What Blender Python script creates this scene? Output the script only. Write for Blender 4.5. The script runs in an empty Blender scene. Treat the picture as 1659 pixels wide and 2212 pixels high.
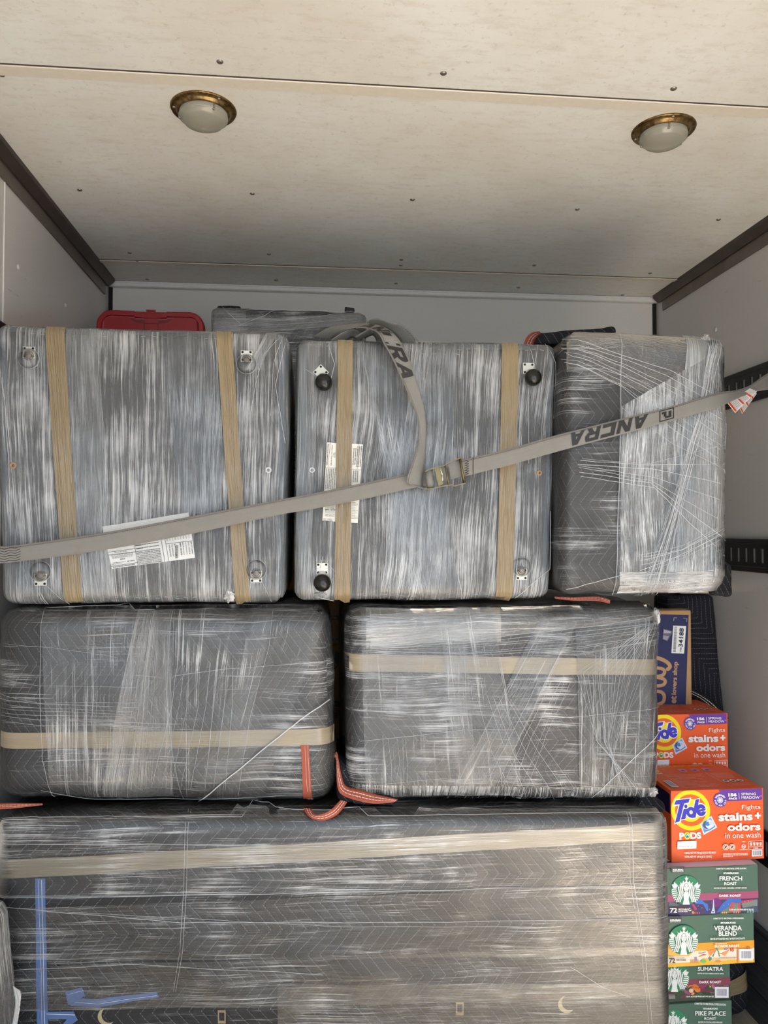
import bpy, bmesh, math, random
from mathutils import Vector, Matrix, noise
from mathutils.bvhtree import BVHTree

SC = bpy.context.scene
COL = SC.collection
random.seed(7)

# ------------------------------------------------------------------ camera, sky, sun, exposure
F = 1600.0
CAM = Vector((0, 0, 1.68))
TH = math.atan(43 / F)
PS = math.atan(150.5 / F * math.cos(TH))
cR = Vector((math.cos(PS), -math.sin(PS), 0))
cF = Vector((math.sin(PS) * math.cos(TH), math.cos(PS) * math.cos(TH), math.sin(TH)))
cU = cR.cross(cF)
cam_data = bpy.data.cameras.new('camera')
cam_data.sensor_fit = 'HORIZONTAL'
cam_data.sensor_width = 36
cam_data.lens = 36 * F / 1659
cam_data.clip_start = 0.02
cam = bpy.data.objects.new('camera', cam_data)
COL.objects.link(cam)
m = Matrix((cR, cU, -cF)).transposed().to_4x4()
m.translation = CAM
cam.matrix_world = m
SC.camera = cam

world = bpy.data.worlds.new('sky')
SC.world = world
world.use_nodes = True
bgn = world.node_tree.nodes['Background']
bgn.inputs[0].default_value = (0.70, 0.84, 1.0, 1)
bgn.inputs[1].default_value = 2.0

SUN_DIR = Vector((0.81, 1.0, -1.13)).normalized()
sd = bpy.data.lights.new('sun', 'SUN')
sd.energy = 36.0
sd.angle = math.radians(0.6)
sd.color = (1.0, 0.97, 0.93)
sun = bpy.data.objects.new('sun', sd)
COL.objects.link(sun)
sun.rotation_euler = SUN_DIR.to_track_quat('-Z', 'Y').to_euler()
sun.location = (-3, -6, 6)

SC.view_settings.view_transform = 'Standard'
SC.view_settings.look = 'None'
SC.view_settings.gamma = 1
SC.view_settings.use_curve_mapping = False
SC.view_settings.exposure = 0.60


# ------------------------------------------------------------------ helpers: projection of a pixel onto planes of the place
def ray(x, y):
    return cR * ((x - 829.5) / F) + cU * ((1106 - y) / F) + cF


def P(x, y, Y):
    d = ray(x, y)
    return CAM + d * (Y / d.y)


def onX(x, y, X):
    d = ray(x, y)
    return CAM + d * (X / d.x)


def onZ(x, y, Z):
    d = ray(x, y)
    return CAM + d * ((Z - CAM.z) / d.z)


def lin(c):
    return tuple((v / 255 / 12.92) if v / 255 <= 0.04045 else ((v / 255 + 0.055) / 1.055) ** 2.4 for v in c) + (1,)


# ------------------------------------------------------------------ helpers: objects
def link(name, verts, faces, mats, parent=None, uvs=None, smooth=False, midx=None):
    me = bpy.data.meshes.new(name)
    me.from_pydata([tuple(v) for v in verts], [], faces)
    if not isinstance(mats, (list, tuple)):
        mats = [mats]
    for mt in mats:
        me.materials.append(mt)
    if midx:
        me.polygons.foreach_set('material_index', midx)
    if uvs:
        ul = me.uv_layers.new(name='UVMap')
        flat = []
        for f in uvs:
            for uv in f:
                flat += [uv[0], uv[1]]
        ul.data.foreach_set('uv', flat)
    if smooth:
        me.polygons.foreach_set('use_smooth', [True] * len(me.polygons))
    me.update()
    o = bpy.data.objects.new(name, me)
    COL.objects.link(o)
    if parent is not None:
        o.parent = parent
        # a part's own world matrix is the identity, a thing's is its location
        o.matrix_parent_inverse = Matrix.Translation(-parent.location)
    return o


def fix_normals(o):
    bm = bmesh.new(); bm.from_mesh(o.data)
    bmesh.ops.recalc_face_normals(bm, faces=bm.faces)
    bm.to_mesh(o.data); bm.free()
    return o


def tag(o, label=None, cat=None, group=None, kind=None):
    if label: o['label'] = label
    if cat: o['category'] = cat
    if group: o['group'] = group
    if kind: o['kind'] = kind
    return o


def thing(name, loc, label, cat, group=None):
    o = bpy.data.objects.new(name, None)
    o.empty_display_size = 0.05
    COL.objects.link(o)
    o.location = loc
    return tag(o, label, cat, group)


class MB:
    """collects boxes, cylinders, tubes and grids into one mesh, with box-projected UVs in metres"""
    def __init__(s):
        s.v = []; s.f = []; s.m = []; s.cur = 0

    def add(s, vs, fs):
        b = len(s.v)
        s.v += [Vector(v) for v in vs]
        s.f += [tuple(i + b for i in f) for f in fs]
        s.m += [s.cur] * len(fs)

    def hexa(s, c):
        s.add(c, [(0, 3, 2, 1), (4, 5, 6, 7), (0, 1, 5, 4), (1, 2, 6, 5), (2, 3, 7, 6), (3, 0, 4, 7)])

    def box(s, a, b, M=None):
        x0, y0, z0 = a; x1, y1, z1 = b
        c = [(x0, y0, z0), (x1, y0, z0), (x1, y1, z0), (x0, y1, z0), (x0, y0, z1), (x1, y0, z1), (x1, y1, z1), (x0, y1, z1)]
        if M is not None:
            c = [M @ Vector(p) for p in c]
        s.hexa(c)

    def bbox(s, a, b, r, M=None):
        """bevelled box: octagonal sections along every edge"""
        x0, y0, z0 = a; x1, y1, z1 = b
        vs = []; idx = {}
        for i, x in enumerate((x0, x1)):
            for j, y in enumerate((y0, y1)):
                for k, z in enumerate((z0, z1)):
                    sx, sy, sz = (1, -1)[i], (1, -1)[j], (1, -1)[k]
                    idx[i, j, k, 0] = len(vs); vs.append((x, y + sy * r, z + sz * r))
                    idx[i, j, k, 1] = len(vs); vs.append((x + sx * r, y, z + sz * r))
                    idx[i, j, k, 2] = len(vs); vs.append((x + sx * r, y + sy * r, z))
        fs = []
        q = lambda ax, i, j, k: idx[i, j, k, ax]
        fs.append((q(0, 0, 0, 0), q(0, 0, 0, 1), q(0, 0, 1, 1), q(0, 0, 1, 0)))
        fs.append((q(0, 1, 0, 0), q(0, 1, 1, 0), q(0, 1, 1, 1), q(0, 1, 0, 1)))
        fs.append((q(1, 0, 0, 0), q(1, 1, 0, 0), q(1, 1, 0, 1), q(1, 0, 0, 1)))
        fs.append((q(1, 0, 1, 0), q(1, 0, 1, 1), q(1, 1, 1, 1), q(1, 1, 1, 0)))
        fs.append((q(2, 0, 0, 0), q(2, 0, 1, 0), q(2, 1, 1, 0), q(2, 1, 0, 0)))
        fs.append((q(2, 0, 0, 1), q(2, 1, 0, 1), q(2, 1, 1, 1), q(2, 0, 1, 1)))
        for i in (0, 1):
            for j in (0, 1):
                fs.append((q(0, i, j, 0), q(0, i, j, 1), q(1, i, j, 1), q(1, i, j, 0)))
                fs.append((q(0, i, 0, j), q(0, i, 1, j), q(2, i, 1, j), q(2, i, 0, j)))
                fs.append((q(1, 0, i, j), q(1, 1, i, j), q(2, 1, i, j), q(2, 0, i, j)))
                for k in (0, 1):
                    fs.append((q(0, i, j, k), q(1, i, j, k), q(2, i, j, k)))
        if M is not None:
            vs = [M @ Vector(p) for p in vs]
        s.add(vs, fs)

    def lathe(s, prof, M, n=32):
        vs = []; fs = []
        for (r, z) in prof:
            for i in range(n):
                a = 2 * math.pi * i / n
                vs.append(M @ Vector((r * math.cos(a), r * math.sin(a), z)))
        for k in range(len(prof) - 1):
            for i in range(n):
                j = (i + 1) % n
                fs.append((k * n + i, k * n + j, (k + 1) * n + j, (k + 1) * n + i))
        s.add(vs, fs)

    def tube(s, pts, r, n=8, caps=True):
        pts = [Vector(p) for p in pts]
        vs = []; fs = []
        up = Vector((0.13, 0.97, 0.21))
        for i, p in enumerate(pts):
            t = (pts[min(i + 1, len(pts) - 1)] - pts[max(i - 1, 0)]).normalized()
            a = t.cross(up).normalized(); b = t.cross(a)
            for k in range(n):
                an = 2 * math.pi * k / n
                vs.append(p + a * (r * math.cos(an)) + b * (r * math.sin(an)))
        for i in range(len(pts) - 1):
            for k in range(n):
                j = (k + 1) % n
                fs.append((i * n + k, i * n + j, (i + 1) * n + j, (i + 1) * n + k))
        if caps:
            fs.append(tuple(range(n))); fs.append(tuple((len(pts) - 1) * n + k for k in range(n - 1, -1, -1)))
        s.add(vs, fs)

    def build(s, name, mats, parent=None, smooth=False):
        uvs = []
        for f in s.f:
            a, b, c = s.v[f[0]], s.v[f[1]], s.v[f[2]]
            n = (b - a).cross(c - a)
            ax = max(range(3), key=lambda i: abs(n[i]))
            if ax == 0: uvs.append([(s.v[i].y, s.v[i].z) for i in f])
            elif ax == 1: uvs.append([(s.v[i].x, s.v[i].z) for i in f])
            else: uvs.append([(s.v[i].x, s.v[i].y) for i in f])
        return fix_normals(link(name, s.v, s.f, mats, parent, uvs, smooth, s.m))


# ------------------------------------------------------------------ materials
class NT:
    def __init__(s, name):
        s.mat = bpy.data.materials.new(name)
        s.mat.use_nodes = True
        s.t = s.mat.node_tree
        s.t.nodes.clear()
        s.out = s.n('ShaderNodeOutputMaterial')

    def n(s, typ, **kw):
        nd = s.t.nodes.new(typ)
        for k, v in kw.items():
            setattr(nd, k, v)
        return nd

    def l(s, a, b):
        s.t.links.new(a, b)

    def val(s, sock, v):
        if hasattr(v, 'links') or isinstance(v, bpy.types.NodeSocket):
            s.l(v, sock)
        else:
            sock.default_value = v

    def math(s, op, a, b=0.0, c=None, clamp=False):
        nd = s.n('ShaderNodeMath', operation=op, use_clamp=clamp)
        s.val(nd.inputs[0], a); s.val(nd.inputs[1], b)
        if c is not None: s.val(nd.inputs[2], c)
        return nd.outputs[0]

    def uv(s):
        return s.n('ShaderNodeTexCoord').outputs['UV']

    def obj(s):
        return s.n('ShaderNodeTexCoord').outputs['Object']

    def mapping(s, vec, scale=(1, 1, 1), rot=0.0, loc=(0, 0, 0)):
        nd = s.n('ShaderNodeMapping')
        s.l(vec, nd.inputs['Vector'])
        nd.inputs['Scale'].default_value = scale
        nd.inputs['Rotation'].default_value = (0, 0, rot)
        nd.inputs['Location'].default_value = loc
        return nd.outputs[0]

    def noise(s, vec, scale=1.0, detail=2.0, rough=0.5, dist=0.0):
        nd = s.n('ShaderNodeTexNoise')
        s.l(vec, nd.inputs['Vector'])
        nd.inputs['Scale'].default_value = scale
        nd.inputs['Detail'].default_value = detail
        nd.inputs['Roughness'].default_value = rough
        nd.inputs['Distortion'].default_value = dist
        return nd.outputs[0]

    def rng(s, v, a, b, c=0.0, d=1.0, smooth=False):
        nd = s.n('ShaderNodeMapRange')
        if smooth: nd.interpolation_type = 'SMOOTHSTEP'
        s.l(v, nd.inputs[0])
        for i, x in enumerate((a, b, c, d)):
            s.val(nd.inputs[i + 1], x)
        return nd.outputs[0]

    def mixc(s, f, a, b):
        nd = s.n('ShaderNodeMix', data_type='RGBA')
        s.val(nd.inputs[0], f)
        s.val(nd.inputs[6], a); s.val(nd.inputs[7], b)
        return nd.outputs[2]

    def bump(s, h, strength=0.5, dist=0.002, normal=None):
        nd = s.n('ShaderNodeBump')
        nd.inputs['Strength'].default_value = strength
        nd.inputs['Distance'].default_value = dist
        s.l(h, nd.inputs['Height'])
        if normal is not None: s.l(normal, nd.inputs['Normal'])
        return nd.outputs[0]

    def pr(s, color, rough=0.6, metal=0.0, normal=None, spec=0.5, **kw):
        nd = s.n('ShaderNodeBsdfPrincipled')
        s.val(nd.inputs['Base Color'], color)
        s.val(nd.inputs['Roughness'], rough)
        s.val(nd.inputs['Metallic'], metal)
        nd.inputs['Specular IOR Level'].default_value = spec
        if normal is not None: s.l(normal, nd.inputs['Normal'])
        for k, v in kw.items():
            nd.inputs[k].default_value = v
        return nd.outputs[0]

    def end(s, sh):
        s.l(sh, s.out.inputs[0])
        return s.mat


def flat_mat(name, rgb, rough=0.6, metal=0.0, spec=0.5, nscale=60, namp=0.08, bump=0.15):
    t = NT(name)
    nz = t.noise(t.obj(), nscale, 3)
    c = lin(rgb)
    dk = tuple(v * (1 - namp) for v in c[:3]) + (1,)
    lt = tuple(min(1, v * (1 + namp)) for v in c[:3]) + (1,)
    return t.end(t.pr(t.mixc(nz, dk, lt), rough, metal, t.bump(nz, bump, 0.0006), spec))


def film_mat(name, angle=0.0, dens=0.5, a0=0.08, a1=0.75, seed=0.0, tint=(0.88, 0.90, 0.92), fine=240.0, gloss=1.3, warp=0.03, rough=0.16, bstr=0.7, mamp=0.45, rw=.10, lng=11):
    """clear stretch film; streaks along one direction, part milkiness, part painted wrinkle reflections"""
    t = NT(name)
    uv = t.uv()
    w = t.noise(t.mapping(uv, (1, 1, 1), 0, (seed, seed * .7, 0)), 3.1, 1)
    r = t.mapping(uv, (1, 1, 1), math.radians(angle))
    sp = t.n('ShaderNodeSeparateXYZ'); t.l(r, sp.inputs[0])
    x = t.math('ADD', sp.outputs[0], t.math('MULTIPLY', w, warp * 4))
    cb = t.n('ShaderNodeCombineXYZ'); t.l(x, cb.inputs[0]); t.l(sp.outputs[1], cb.inputs[1]); cb.inputs[2].default_value = seed
    v = cb.outputs[0]
    n1 = t.noise(t.mapping(v, (fine * 1.7, lng, 1), 0, (seed, 0, 0)), 1, 3, .65)
    n2 = t.noise(t.mapping(v, (fine * .25, 2.2, 1), 0, (seed * 2, 3, 0)), 1, 3, .6)
    n3 = t.noise(t.mapping(v, (14, 1.1, 1), 0, (seed * 3, 1, 0)), 1, 2, .5)
    mk = t.noise(t.mapping(uv, (1, 1, 1), 0, (seed * 5, 2, 0)), 4.5, 4, .6)
    s = t.math('ADD', t.math('MULTIPLY', n1, .55), t.math('MULTIPLY', n2, .30))
    s = t.math('ADD', s, t.math('MULTIPLY', n3, .15))
    s2 = t.math('ADD', s, t.math('MULTIPLY', t.math('SUBTRACT', mk, .5), mamp))
    lo = 0.66 - dens * 0.26
    alpha = t.rng(s2, lo, lo + rw, a0 * .4, a1)  # white streak mask: film milkiness plus wrinkle reflections painted as colour
    nrm = t.bump(s, bstr, 0.008)
    dif = t.n('ShaderNodeBsdfDiffuse'); dif.inputs[0].default_value = tint + (1,); t.l(nrm, dif.inputs['Normal'])
    gl2 = t.n('ShaderNodeBsdfAnisotropic' if False else 'ShaderNodeBsdfGlossy')
    gl2.inputs[0].default_value = (1, 1, 1, 1); gl2.inputs['Roughness'].default_value = .38; t.l(nrm, gl2.inputs['Normal'])
    milky = t.n('ShaderNodeMixShader'); milky.inputs[0].default_value = .35; t.l(dif.outputs[0], milky.inputs[1]); t.l(gl2.outputs[0], milky.inputs[2])
    tr = t.n('ShaderNodeBsdfTransparent')
    mx = t.n('ShaderNodeMixShader'); t.l(alpha, mx.inputs[0]); t.l(tr.outputs[0], mx.inputs[1]); t.l(milky.outputs[0], mx.inputs[2])
    gl = t.n('ShaderNodeBsdfGlossy'); gl.inputs['Roughness'].default_value = rough; t.l(nrm, gl.inputs['Normal'])
    fr = t.n('ShaderNodeFresnel'); fr.inputs[0].default_value = 1.45; t.l(nrm, fr.inputs['Normal'])
    ff = t.math('MULTIPLY', fr.outputs[0], gloss, clamp=True)
    mx2 = t.n('ShaderNodeMixShader'); t.l(ff, mx2.inputs[0]); t.l(mx.outputs[0], mx2.inputs[1]); t.l(gl.outputs[0], mx2.inputs[2])
    return t.end(mx2.outputs[0])


def quilt_mat(name, spacing=.024, period=.18, slope=.7, rot=0.0, rgb=(24, 25, 30), stitch=(122, 124, 130), lw=.024):
    """dark moving blanket with dashed chevron stitching"""
    t = NT(name)
    uv = t.uv()
    r = t.mapping(uv, (1, 1, 1), math.radians(rot))
    wob = t.noise(uv, 5, 2)
    sp = t.n('ShaderNodeSeparateXYZ'); t.l(r, sp.inputs[0])
    tri = t.math('PINGPONG', sp.outputs[1], period / 2)
    x = t.math('ADD', sp.outputs[0], t.math('MULTIPLY', tri, slope))
    x = t.math('ADD', x, t.math('MULTIPLY', wob, .03))
    pp = t.math('PINGPONG', x, spacing / 2)
    d = t.math('DIVIDE', pp, spacing)
    line = t.math('LESS_THAN', d, lw)
    dash = t.math('LESS_THAN', t.math('PINGPONG', sp.outputs[1], .0035), .0024)
    f = t.math('MULTIPLY', line, dash)
    nz = t.noise(t.obj(), 9, 4)
    cl = t.mixc(nz, lin(tuple(int(v * .75) for v in rgb)), lin(tuple(int(v * 1.3) for v in rgb)))
    wv = t.noise(t.obj(), 900, 2)
    h = t.math('ADD', t.rng(d, 0, .3, 0, 1, True), t.math('MULTIPLY', wv, .15))
    return t.end(t.pr(t.mixc(f, cl, lin(stitch)), .75, 0, t.bump(h, .25, .002), .3))


def tape_mat(name, rgb=(158, 137, 104), seed=0.0, streak=.45):
    """glossy packing tape with lengthwise wrinkles"""
    t = NT(name)
    uv = t.uv()
    n1 = t.noise(t.mapping(uv, (300, 9, 1), 0, (seed, 0, 0)), 1, 2, .6)
    n2 = t.noise(t.mapping(uv, (70, 3, 1), 0, (seed, 4, 0)), 1, 2, .6)
    s = t.math('ADD', t.math('MULTIPLY', n1, .4), t.math('MULTIPLY', n2, .6))
    c = t.mixc(n2, lin(tuple(int(v * .9) for v in rgb)), lin(tuple(min(255, int(v * 1.08)) for v in rgb)))
    return t.end(t.pr(c, .18, 0, t.bump(s, streak, .008), .7))


def web_mat(name, rgb=(152, 150, 146)):
    t = NT(name)
    uv = t.uv()
    sp = t.n('ShaderNodeSeparateXYZ'); t.l(uv, sp.inputs[0])
    tri = t.math('PINGPONG', sp.outputs[0], .006)
    a = t.math('PINGPONG', t.math('ADD', sp.outputs[1], tri), .0016)
    f = t.rng(a, .0002, .0016, 0, 1)
    nz = t.noise(uv, 25, 3)
    c = t.mixc(f, lin(tuple(int(v * .8) for v in rgb)), lin(tuple(min(255, int(v * 1.12)) for v in rgb)))
    c = t.mixc(t.math('MULTIPLY', nz, .35), c, lin((110, 105, 98)))
    # one line of dashed edge stitching
    e = t.math('LESS_THAN', t.math('ABSOLUTE', t.math('SUBTRACT', sp.outputs[0], .0055)), .0007)
    dsh = t.math('LESS_THAN', t.math('PINGPONG', sp.outputs[1], .003), .0018)
    c = t.mixc(t.math('MULTIPLY', e, dsh), c, lin((80, 40, 38)))
    return t.end(t.pr(c, .7, 0, t.bump(f, .5, .001), .3))


def solid(name, rgb, rough=.5, spec=.4):
    t = NT(name)
    nz = t.noise(t.obj(), 40, 2)
    c = lin(rgb)
    return t.end(t.pr(t.mixc(nz, tuple(v * .95 for v in c[:3]) + (1,), tuple(min(1, v * 1.05) for v in c[:3]) + (1,)), rough, 0, None, spec))


_ink = {}
def ink(rgb, rough=.45):
    if rgb not in _ink:
        _ink[rgb] = solid('ink_%d_%d_%d' % rgb, rgb, rough)
    return _ink[rgb]


# ceiling: dusty cream panel
t = NT('ceiling_panel')
o_ = t.obj()
n1 = t.noise(o_, 2.2, 5, .6); n2 = t.noise(t.mapping(o_, (3, 9, 1)), 5, 6, .7); n3 = t.noise(o_, 60, 4, .7)
c = t.mixc(t.rng(n1, .35, .7), lin((234, 234, 229)), lin((222, 218, 208)))
c = t.mixc(t.rng(n2, .5, .75, 0, .5), c, lin((200, 192, 176)))
c = t.mixc(t.rng(n3, .58, .75, 0, .45), c, lin((160, 148, 130)))
sc_ = t.noise(t.mapping(o_, (1, 1, 1), .8), 1, 2)
vor = t.n('ShaderNodeTexNoise'); t.l(t.mapping(o_, (2.0, 60, 1), .55), vor.inputs['Vector']); vor.inputs['Scale'].default_value = 1.3; vor.inputs['Detail'].default_value = 2
scr = t.math('MULTIPLY', t.rng(vor.outputs[0], .73, .76), t.rng(n1, .45, .6))
c = t.mixc(t.math('MULTIPLY', scr, .35), c, lin((245, 240, 228)))
M_CEIL = t.end(t.pr(c, .42, 0, t.bump(n3, .15, .001), .45))

# wall: smooth light grey liner panel
t = NT('wall_liner')
o_ = t.obj()
n1 = t.noise(o_, 1.3, 4); n2 = t.noise(o_, 35, 4, .7); n3 = t.noise(t.mapping(o_, (1, 1, 8)), 9, 3, .6)
c = t.mixc(n1, lin((202, 199, 196)), lin((188, 185, 183)))
c = t.mixc(t.rng(n3, .68, .74, 0, .3), c, lin((120, 116, 112)))
M_WALL = t.end(t.pr(c, .22, 0, t.bump(n1, .3, .02), .5))
t = NT('front_liner')
o_ = t.obj(); n1 = t.noise(o_, 2, 3)
M_FRONT = t.end(t.pr(t.mixc(n1, lin((222, 220, 214)), lin((212, 209, 203))), .4, 0, t.bump(t.noise(o_, 300, 2), .1, .0005)))
M_OUT = flat_mat('painted_outside', (225, 225, 222), .35)
M_METAL = flat_mat('dull_aluminium', (120, 112, 106), .42, .75, nscale=14, namp=.3)
M_METALD = flat_mat('dark_aluminium', (84, 76, 72), .5, .6, nscale=14, namp=.3)
M_STRIP = flat_mat('cream_strip', (222, 214, 198), .4)
M_WHITE = flat_mat('white_strip', (225, 224, 220), .35)
M_BLACK = flat_mat('black_sealant', (14, 14, 14), .8)
M_RIVET = flat_mat('rivet_metal', (150, 144, 136), .35, .8)
M_RIVETW = flat_mat('painted_rivet', (206, 204, 200), .3)
M_RAIL = flat_mat('black_rail', (34, 33, 34), .42, .3, nscale=25, namp=.4)
# floor wood planks
t = NT('floor_planks')
uv = t.uv()
g = t.noise(t.mapping(uv, (60, 2.5, 1)), 1, 5, .65, .4)
pl = t.math('PINGPONG', t.n('ShaderNodeSeparateXYZ').outputs[0], .07)
sp = t.t.nodes[-2]; t.l(uv, [nd for nd in t.t.nodes if nd.bl_idname == 'ShaderNodeSeparateXYZ'][0].inputs[0])
gap = t.math('LESS_THAN', pl, .0015)
c = t.mixc(g, lin((146, 132, 114)), lin((182, 170, 152)))
c = t.mixc(gap, c, lin((30, 24, 20)))
M_FLOOR = t.end(t.pr(c, .6, 0, t.bump(g, .4, .002)))
t = NT('scuff_boards')
uv = t.uv()
g = t.noise(t.mapping(uv, (3, 60, 1)), 1, 5, .7, .3)
sp = t.n('ShaderNodeSeparateXYZ'); t.l(uv, sp.inputs[0])
gap = t.math('LESS_THAN', t.math('PINGPONG', sp.outputs[1], .052), .0022)
c = t.mixc(g, lin((30, 30, 32)), lin((78, 78, 82)))
c = t.mixc(gap, c, lin((8, 8, 8)))
M_SCUFF = t.end(t.pr(c, .5, 0, t.bump(g, .6, .003)))
M_GROUND = flat_mat('asphalt_yard', (96, 95, 94), .9, nscale=3, namp=.15)

# ------------------------------------------------------------------ the truck body
XL, XR, YF, ZC, YB = -.865, 1.535, 3.2, 2.733, -.9


def struct(name, mb, mats, parent=None, **kw):
    o = mb.build(name, mats, parent, **kw)
    if parent is None: o['kind'] = 'structure'
    return o


b = MB(); b.box((-14, -22, -1.0), (14, 9, -.95)); struct('ground', b, M_GROUND)
b = MB(); b.box((XL - .05, YB, -.08), (XR + .05, YF + .05, 0)); struct('floor', b, M_FLOOR)
b = MB(); b.box((XL - .04, YB, 0), (XL, YF, ZC)); wl = struct('wall_left', b, M_WALL)
b = MB(); b.box((XR, YB, 0), (XR + .04, YF, ZC)); wr = struct('wall_right', b, M_WALL)
b = MB(); b.box((XL - .04, YF, 0), (XR + .04, YF + .04, ZC)); struct('wall_front', b, M_FRONT)
b = MB(); b.box((XL - .04, YB, ZC), (XR + .04, YF + .04, ZC + .04)); ceil = struct('ceiling', b, M_CEIL)
b = MB(); b.box((XL - .04, YB - .03, ZC - .10), (XR + .04, YB, ZC + .04)); struct('trim_1', b, M_METAL)
# lapped seam strips of the ceiling
for i, (y0, y1, x0, x1) in enumerate(((1.712, 1.752, XL, XR), (2.925, 2.955, XL + .02, XR - .02))):
    b = MB(); b.bbox((x0, y0, ZC - .004), (x1, y1, ZC + .001), .0018)
    b.cur = 1; b.box((x0, y0 - .003, ZC - .0018), (x1, y0, ZC + .001))
    struct('trim_%d' % (i + 2), b, [M_STRIP, M_METALD])
# ceiling / side wall angles: a ceiling flange, a rolled nose and a wall flange
for i, (X, s) in enumerate(((XL, 1), (XR, -1))):
    b = MB()
    xs = sorted((X, X + s * .006)); b.box((xs[0], YB, ZC - .075), (xs[1], 3.12, ZC))
    b.cur = 1
    pr = [(X, ZC - .03), (X + s * .012, ZC - .032), (X + s * .034, ZC - .012), (X + s * .036, ZC), (X, ZC)]
    n = len(pr)
    b.add([(p[0], YB, p[1]) for p in pr] + [(p[0], 3.15, p[1]) for p in pr],
          [(k, (k + 1) % n, n + (k + 1) % n, n + k) for k in range(n)] + [tuple(range(n)), tuple(range(2 * n - 1, n - 1, -1))])
    struct('trim_%d' % (i + 4), b, [M_METAL, M_METALD])
# front wall top trim and black corner joints
b = MB(); b.bbox((XL, YF - .03, ZC - .022), (XR, YF, ZC), .003); b.box((XL + .02, YF - .034, ZC - .008), (XR - .02, YF - .03, ZC - .002)); struct('trim_6', b, M_WHITE)
b = MB(); b.box((XL, YF - .012, 0), (XL + .014, YF, ZC - .02)); struct('trim_7', b, M_BLACK)
b = MB(); b.box((XR - .014, YF - .012, 0), (XR, YF, ZC - .02)); struct('trim_8', b, M_BLACK)
# thin joint on the left wall
b = MB(); b.box((XL, 2.135, 0), (XL + .002, 2.139, ZC - .07)); struct('trim_9', b, M_WHITE)
# scuff boards
b = MB(); b.box((XR - .02, YB, 0), (XR, YF, .325)); struct('baseboard_right', b, M_SCUFF)
b = MB(); b.box((XL, YB, 0), (XL + .02, YF, .325)); struct('baseboard_left', b, M_SCUFF)


def rivet(pos, nrm, r, parent, mat):
    b = MB()
    M = Matrix.Translation(pos) @ nrm.to_track_quat('Z', 'Y').to_matrix().to_4x4()
    b.lathe([(r, -.0005), (r, .0008), (r * .85, .0024), (r * .5, .0036), (.0001, .004)], M, 14)
    b.build('rivet', mat, parent, smooth=True)


for (x, y) in ((475, 133), (485, 180), (3, 161), (958, 158), (945, 203), (1455, 191), (1427, 234), (172, 410), (545, 418), (891, 431),
               (1247, 452), (1552, 474), (280, 546), (581, 549), (867, 561), (1154, 573), (1404, 590), (318, 603), (596, 605),
               (855, 612), (1120, 621), (1345, 637), (296, 563), (866, 573), (1386, 604)):
    rivet(onZ(x, y, ZC), Vector((0, 0, -1)), .0078, ceil, M_RIVET)
for (x, y) in ((39, 577), (141, 660)):
    rivet(onX(x, y, XL), Vector((1, 0, 0)), .008, wl, M_RIVETW)
rivet(onX(1546, 712, XR), Vector((-1, 0, 0)), .009, wr, M_RIVETW)

# cargo tie rails with slots
def cargo_rail(X, s, z0, z1, label):
    t = thing('cargo_rail', (X, 1.2, z0), label, 'rail', 'slotted tie rails along the side walls')
    h = z1 - z0
    b = MB()
    x0, x1 = sorted((X, X + s * .012))
    for a, c in ((z0, z0 + .020), (z1 - .020, z1)):
        b.bbox((x0, YB + .05, a), (x1, YF - .06, c), .003)
    b.build('flange', M_RAIL, t)
    b = MB()
    xa, xb = sorted((X + s * .005, X + s * .008))
    b.box((xa, YB + .05, z0 + .020), (xb, YF - .06, z0 + .034)); b.box((xa, YB + .05, z1 - .034), (xb, YF - .06, z1 - .020))
    y = YB + .05
    while y < YF - .07:
        b.box((xa, y, z0 + .034), (xb, min(y + .033, YF - .06), z1 - .034))
        y += .048
    b.build('slotted_plate', M_RAIL, t)
    return t


cargo_rail(XR, -1, 2.136, 2.258, 'black slotted tie rail high on the right wall, the strap end hooks into it')
cargo_rail(XR, -1, 1.539, 1.656, 'black slotted tie rail at mid height on the right wall beside the wrapped bundle')
cargo_rail(XR, -1, .545, .665, 'black slotted tie rail low on the right wall beside the lower orange box')
cargo_rail(XL, 1, 2.136, 2.258, 'black slotted tie rail on the left wall, its end peeking above the wrapped ottoman')

# ceiling dome lights
t = NT('rusty_brass')
o_ = t.obj(); nz = t.noise(o_, 70, 5, .7)
c = t.mixc(t.rng(nz, .4, .65), lin((150, 128, 84)), lin((92, 58, 30)))
M_BRASS = t.end(t.pr(c, .3, .85, t.bump(nz, .3, .001)))
t = NT('clear_ribbed_lens')
gl = t.pr(lin((172, 168, 154)), .14, 0, None, .8)
tr = t.n('ShaderNodeBsdfTransparent'); mx = t.n('ShaderNodeMixShader'); mx.inputs[0].default_value = .72
t.l(tr.outputs[0], mx.inputs[1]); t.l(gl, mx.inputs[2])
M_LENS = t.end(mx.outputs[0])
M_REFL = flat_mat('lamp_reflector', (120, 115, 104), .35, .3)


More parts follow.
